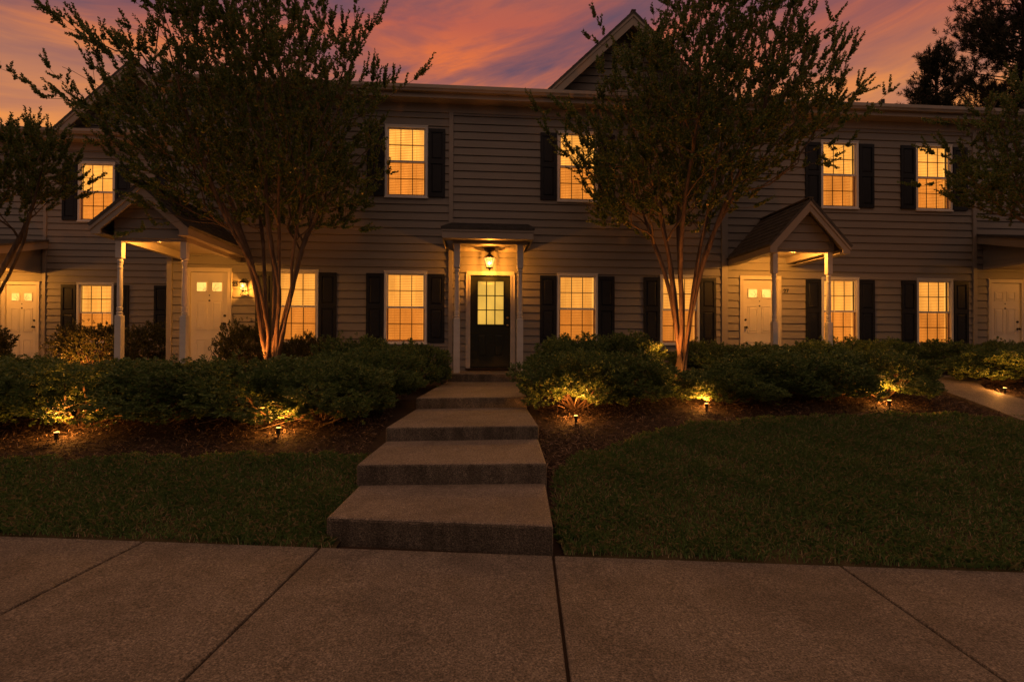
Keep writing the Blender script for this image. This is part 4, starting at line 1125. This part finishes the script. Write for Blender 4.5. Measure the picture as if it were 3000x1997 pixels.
SHR = [
 # left bed, front row
 (-5.60,6.33,1.90,1.71,0.74,'low green shrub cut by the left edge of the photo, front of the left bed',0),
 (-4.60,6.38,1.90,1.65,0.74,'low green shrub directly behind the leftmost garden uplight',1),
 (-3.55,6.48,1.79,1.65,0.74,'low green shrub between the two uplights of the left bed',2),
 (-2.50,6.48,1.90,1.71,0.76,'low green shrub lit gold behind the second uplight from the left',3),
 (-1.78,6.43,1.51,1.59,0.76,'low green shrub at the front corner of the left bed, near the second lowest steps',4),
 (-1.45,7.50,1.30,1.38,0.81,'green shrub bordering the left side of the upper walk, middle of the left bed',5),
 # left bed, second row
 (-6.90,8.30,1.94,1.61,0.56,'low shrub at the left edge, second row behind the front shrubs',2),
 (-5.50,8.30,1.84,1.49,0.47,'low dark shrub in front of the two posts of porch 25',5),
 (-4.20,8.20,1.73,1.49,0.47,'low shrub in front of the white door of number 25',0),
 (-2.90,8.25,1.62,1.49,0.52,'shrub just right of the foot of the large left tree',1),
 (-1.95,8.90,1.62,1.61,0.83,'tall shrub below the lit window left of the dark door',3),
 (-1.05,9.35,1.24,1.38,0.83,'shrub with gold-lit edge against the left post of the middle porch',4),
 # right bed
 (1.45,7.07,1.46,1.52,0.81,'shrub right of the steps directly behind its uplight',0),
 (2.20,7.27,1.46,1.52,0.70,'shrub filling the gap between the steps-side uplit shrub and the right-hand tree',2),
 (1.75,8.90,1.62,1.49,0.89,'tall shrub under the lit window right of the dark door',5),
 (2.85,9.45,1.62,1.38,0.87,'dark shrub behind the right-hand tree trunk, left of it',1),
 (4.75,10.20,1.51,1.38,0.71,'dark shrub against the wall just right of the right-hand tree trunk',3),
 (3.60,7.07,1.40,1.28,0.51,'small gold-lit shrub just right of the right-hand tree foot',4),
 (4.35,7.27,1.57,1.52,0.70,'front shrub second from the right-hand tree, below the white door of 27',1),
 (5.25,7.27,1.57,1.52,0.72,'front shrub in the middle of the long right bank',5),
 (6.10,7.27,1.46,1.52,0.72,'gold-lit front shrub at the right end of the long bank',2),
 (5.10,8.90,1.73,1.49,0.69,'second-row shrub in front of the first post of porch 27',0),
 (6.30,9.00,1.73,1.49,0.71,'second-row shrub in front of the second post of porch 27',3),
 (7.60,9.95,1.73,1.38,0.79,'back shrub under the left lit window of number 27',4),
 (8.90,10.40,1.84,1.26,0.77,'back shrub between the two lower windows of number 27',1),
 (10.20,10.50,1.84,1.26,0.76,'back shrub under the right lit window of number 27',2),
 (9.30,8.35,1.62,1.38,0.64,'gold-lit shrub behind the uplight beyond the side path',5),
 (10.60,8.90,1.73,1.49,0.69,'dark shrub at the right edge below the rightmost door',0),
 (11.60,10.40,1.62,1.26,0.75,'shrub against the wall left of the rightmost door',3),
]
for (x,y,w,d,h,lab,v) in SHR: shrub(x,y,w,d,h,lab,v,rot=[0,.5,-.4,3.0,2.6,1.2][v%6]*1.0)
BX = [(-8.85,12.6,1.5,1.0,1.12,'clipped bush glowing from below under the set-back lower window',0),
      (-7.3,12.2,1.6,1.0,1.08,'clipped bush between the set-back window and the left porch post of 25',1),
      (-10.5,11.2,2.1,1.3,1.18,'clipped bush at the left edge below the far left door',1),
      (-4.42,10.5,1.15,.9,1.10,'clipped bush beside the white door of number 25, under the wall lantern',0),
      (-3.4,10.7,.9,.7,.84,'small bush under the window behind the large left tree trunks',1)]
for (x,y,w,d,h,lab,v) in BX: shrub(x,y,w,d,h,lab,v,True,group='clipped bushes against the walls')

# ------------------------------------------------------------------ grass and mulch
rng = np.random.default_rng(5)
def scatter(x0,x1,y0,y1,n,fn):
    x = rng.uniform(x0,x1,n); y = rng.uniform(y0,y1,n); k = fn(x,y); return x[k], y[k]
gx, gy = [], []
for (x0,x1,y0,y1,dn) in ((-6,-.9,3.3,5.4,6800),(.6,4.2,2.7,6.4,6800),(4.2,9,2.3,6.5,4200),(-9,-6,3.9,5.6,2500)):
    a, b_ = scatter(x0,x1,y0,y1,int((x1-x0)*(y1-y0)*dn), in_lawn); gx.append(a); gy.append(b_)
gx = np.concatenate(gx); gy = np.concatenate(gy)
pat = np.sin(gx*3.1+1.3*np.sin(gy*2.7))*np.sin(gy*3.7+1.1*np.sin(gx*2.1))+.5*np.sin(gx*8.3+gy*5.9)
keep = rng.random(len(gx)) < np.clip(.78+.30*pat,.25,1); gx, gy, pat = gx[keep], gy[keep], pat[keep]
edge = gy-y_edge(gx)
n = len(gx); gz = ground_z(gx,gy)+.008
a = rng.uniform(0,2*math.pi,n); hgt = rng.uniform(.030,.068,n)*(1+.18*pat); lean = rng.uniform(.15,1.1,n)*hgt; w = rng.uniform(.0018,.0034,n)
dx, dy = np.cos(a), np.sin(a); sx, sy = -dy*w, dx*w
B = np.stack([gx,gy,gz],1); s = np.stack([sx,sy,np.zeros(n)],1)
mid = B+np.stack([dx*lean*.35,dy*lean*.35,hgt*.62],1); tip = B+np.stack([dx*lean,dy*lean,hgt*np.clip(1.05-.35*lean/hgt,.4,1)],1)
V = np.empty((n,5,3)); V[:,0] = B-s; V[:,1] = B+s; V[:,2] = mid+s*.8; V[:,3] = tip; V[:,4] = mid-s*.8
tag(np_mesh('grass', V.reshape(-1,3), 5, M['grass']), 'short patchy green grass growing on the sloping lawns', 'grass', kind='stuff')
def in_bed(x,y):
    v = y-y_edge(x)
    on_steps = (x > -1.05) & (x < np.interp(y,[3.3,4.36,5.47,7.1,10,10.1],[.56,.66,.73,.78,.93,.99])) & (y < 11.3)
    on_path = (x > np.interp(y,[q[1] for q in pathL],[q[0] for q in pathL])-.05) & (x < np.interp(y,[q[1] for q in pathR],[q[0] for q in pathR])+.05) & (y < 9)
    stepside = (x < 0) & (x > -1.1) & (y < 5.4)
    return (v > .06) & (~in_lawn(x,y)) & (~on_steps) & (~on_path)
mx_, my_ = [], []
for (x0,x1,y0,y1,dn) in ((.5,.85,3.3,6.6,2600),(-7.5,-.9,4.9,6.9,1700),(-2.2,-.6,6.5,10.4,900),(.55,1.3,3.2,6,2600),(.9,8.2,4.8,7.4,1700),(.9,2,7,10.5,600),(7.5,11,6,8.4,700)):
    q, b_ = scatter(x0,x1,y0,y1,int((x1-x0)*(y1-y0)*dn), in_bed); mx_.append(q); my_.append(b_)
mx_ = np.concatenate(mx_); my_ = np.concatenate(my_); n = len(mx_)
a = rng.uniform(0,2*math.pi,n); L = rng.uniform(.02,.095,n); w = rng.uniform(.003,.010,n); el = rng.normal(0,.34,n)
d = np.stack([np.cos(a)*np.cos(el),np.sin(a)*np.cos(el),np.sin(el)],1); s = np.stack([-np.sin(a),np.cos(a),rng.normal(0,.5,n)],1)
c = np.stack([mx_,my_,ground_z(mx_,my_)+.012+np.abs(np.sin(el))*L*.5],1)
V = np.empty((n,4,3)); hl_ = d*L[:,None]*.5; hw_ = s*w[:,None]*.5
cv = np.stack([np.zeros(n),np.zeros(n),rng.uniform(0,.012,n)],1)
V[:,0] = c-hl_; V[:,1] = c-hw_+cv; V[:,2] = c+hl_; V[:,3] = c+hw_+cv
tag(np_mesh('mulch', V.reshape(-1,3), 4, M['mulch']), 'brown shredded bark mulch and fallen twigs covering the beds', 'mulch', kind='stuff')

# ------------------------------------------------------------------ sky, sun, camera
W = bpy.data.worlds.new('World'); S.world = W; W.use_nodes = True
t = NT(W)
gen = t.n('ShaderNodeTexCoord').outputs['Generated']
sep = t.n('ShaderNodeSeparateXYZ', {0: gen}); X_, Y_, Z_ = sep.outputs
az = t.math('ARCTAN2', X_, Y_)
v_ = t.math('MULTIPLY_ADD', az, -.17, Z_)
vec = t.n('ShaderNodeCombineXYZ', {0: t.math('MULTIPLY', az, 1.9), 1: t.math('MULTIPLY', v_, 10.5), 2: 3.3}).outputs[0]
n1 = t.noise(1.15, 6, .58, vec, .8)
vec2 = t.n('ShaderNodeCombineXYZ', {0: t.math('MULTIPLY', az, 2.6), 1: t.math('MULTIPLY', v_, 19.0), 2: 4.2}).outputs[0]
n2 = t.noise(1.0, 6, .58, vec2, .7)
cl = t.math('ADD', t.math('MULTIPLY', n1, .80), t.math('MULTIPLY', n2, .20))
cloud = t.ramp(cl, [(.36,(0,0,0)),(.46,(.28,.28,.28)),(.53,(.60,.60,.60)),(.60,(1,1,1))])
low = t.ramp(Z_, [(0,(.62,.22,.075)),(.36,(.42,.17,.115)),(.41,(.24,.11,.118)),(.48,(.125,.074,.112)),(.66,(.13,.08,.11)),(.78,(.45,.24,.16)),(1,(.52,.27,.165))])
hot = t.ramp(Z_, [(0,(.95,.36,.08)),(.38,(1.0,.34,.060)),(.46,(.88,.20,.043)),(.53,(.52,.118,.072)),(.66,(.30,.12,.10)),(.78,(.56,.26,.135)),(1,(.60,.28,.14))])
glow = t.n('ShaderNodeMapRange', {'Value': t.math('ABSOLUTE', t.math('ADD', az, .06)), 'From Min': 0.0, 'From Max': 1.5, 'To Min': 1.0, 'To Max': .35}).outputs[0]
front = t.mix(t.math('MULTIPLY', cloud, glow), low, hot)
back = t.ramp(Z_, [(0,(.05,.034,.032)),(.25,(.16,.105,.088)),(.5,(.30,.188,.14)),(.75,(.44,.235,.145)),(1,(.50,.25,.145))])
bk = t.n('ShaderNodeMapRange', {'Value': Y_, 'From Min': -.15, 'From Max': .25, 'To Min': 0.0, 'To Max': 1.0}).outputs[0]
col = t.mix(bk, back, front)
sky = t.n('ShaderNodeTexSky', sky_type='NISHITA', sun_disc=False, sun_elevation=R(1.0), sun_rotation=R(4))
col = t.mix(1.0, col, t.mix(1.0, sky.outputs[0], (.002,.002,.002), 'MULTIPLY'), 'ADD')
bg = t.n('ShaderNodeBackground', {'Color': col, 'Strength': 1.0})
t.n('ShaderNodeOutputWorld', {'Surface': bg.outputs[0]})
sl = bpy.data.lights.new('sun', 'SUN'); sl.energy = .25; sl.angle = R(.5); sl.color = (1,.5,.25)
so = bpy.data.objects.new('sun', sl); COL.objects.link(so)
so.rotation_euler = Vector((-.07,-1,-.02)).to_track_quat('-Z','Y').to_euler(); so.location = (2,60,10)

yaw, pitch, roll = R(4.3552), R(.5515), R(.2070)
F_ = Vector((math.sin(yaw)*math.cos(pitch), math.cos(yaw)*math.cos(pitch), math.sin(pitch)))
Rt = Vector((math.cos(yaw), -math.sin(yaw), 0)); U_ = Rt.cross(F_)
Rx = Rt*math.cos(roll)+U_*math.sin(roll); Ux = U_*math.cos(roll)-Rt*math.sin(roll)
cam = bpy.data.cameras.new('camera'); cam.sensor_width = 36; cam.lens = 36*1497.44/3000; cam.clip_end = 2000; cam.clip_start = .05
co = bpy.data.objects.new('camera', cam); COL.objects.link(co)
mat = Matrix((Rx, Ux, -F_)).transposed().to_4x4(); mat.translation = (0,0,1.35)
co.matrix_world = mat; S.camera = co
S.view_settings.view_transform = 'Standard'; S.view_settings.look = 'None'; S.view_settings.exposure = 0; S.view_settings.gamma = 1
S.cycles.use_denoising = True
S.cycles.max_bounces = 6; S.cycles.transparent_max_bounces = 12
S.cycles.sample_clamp_indirect = 6
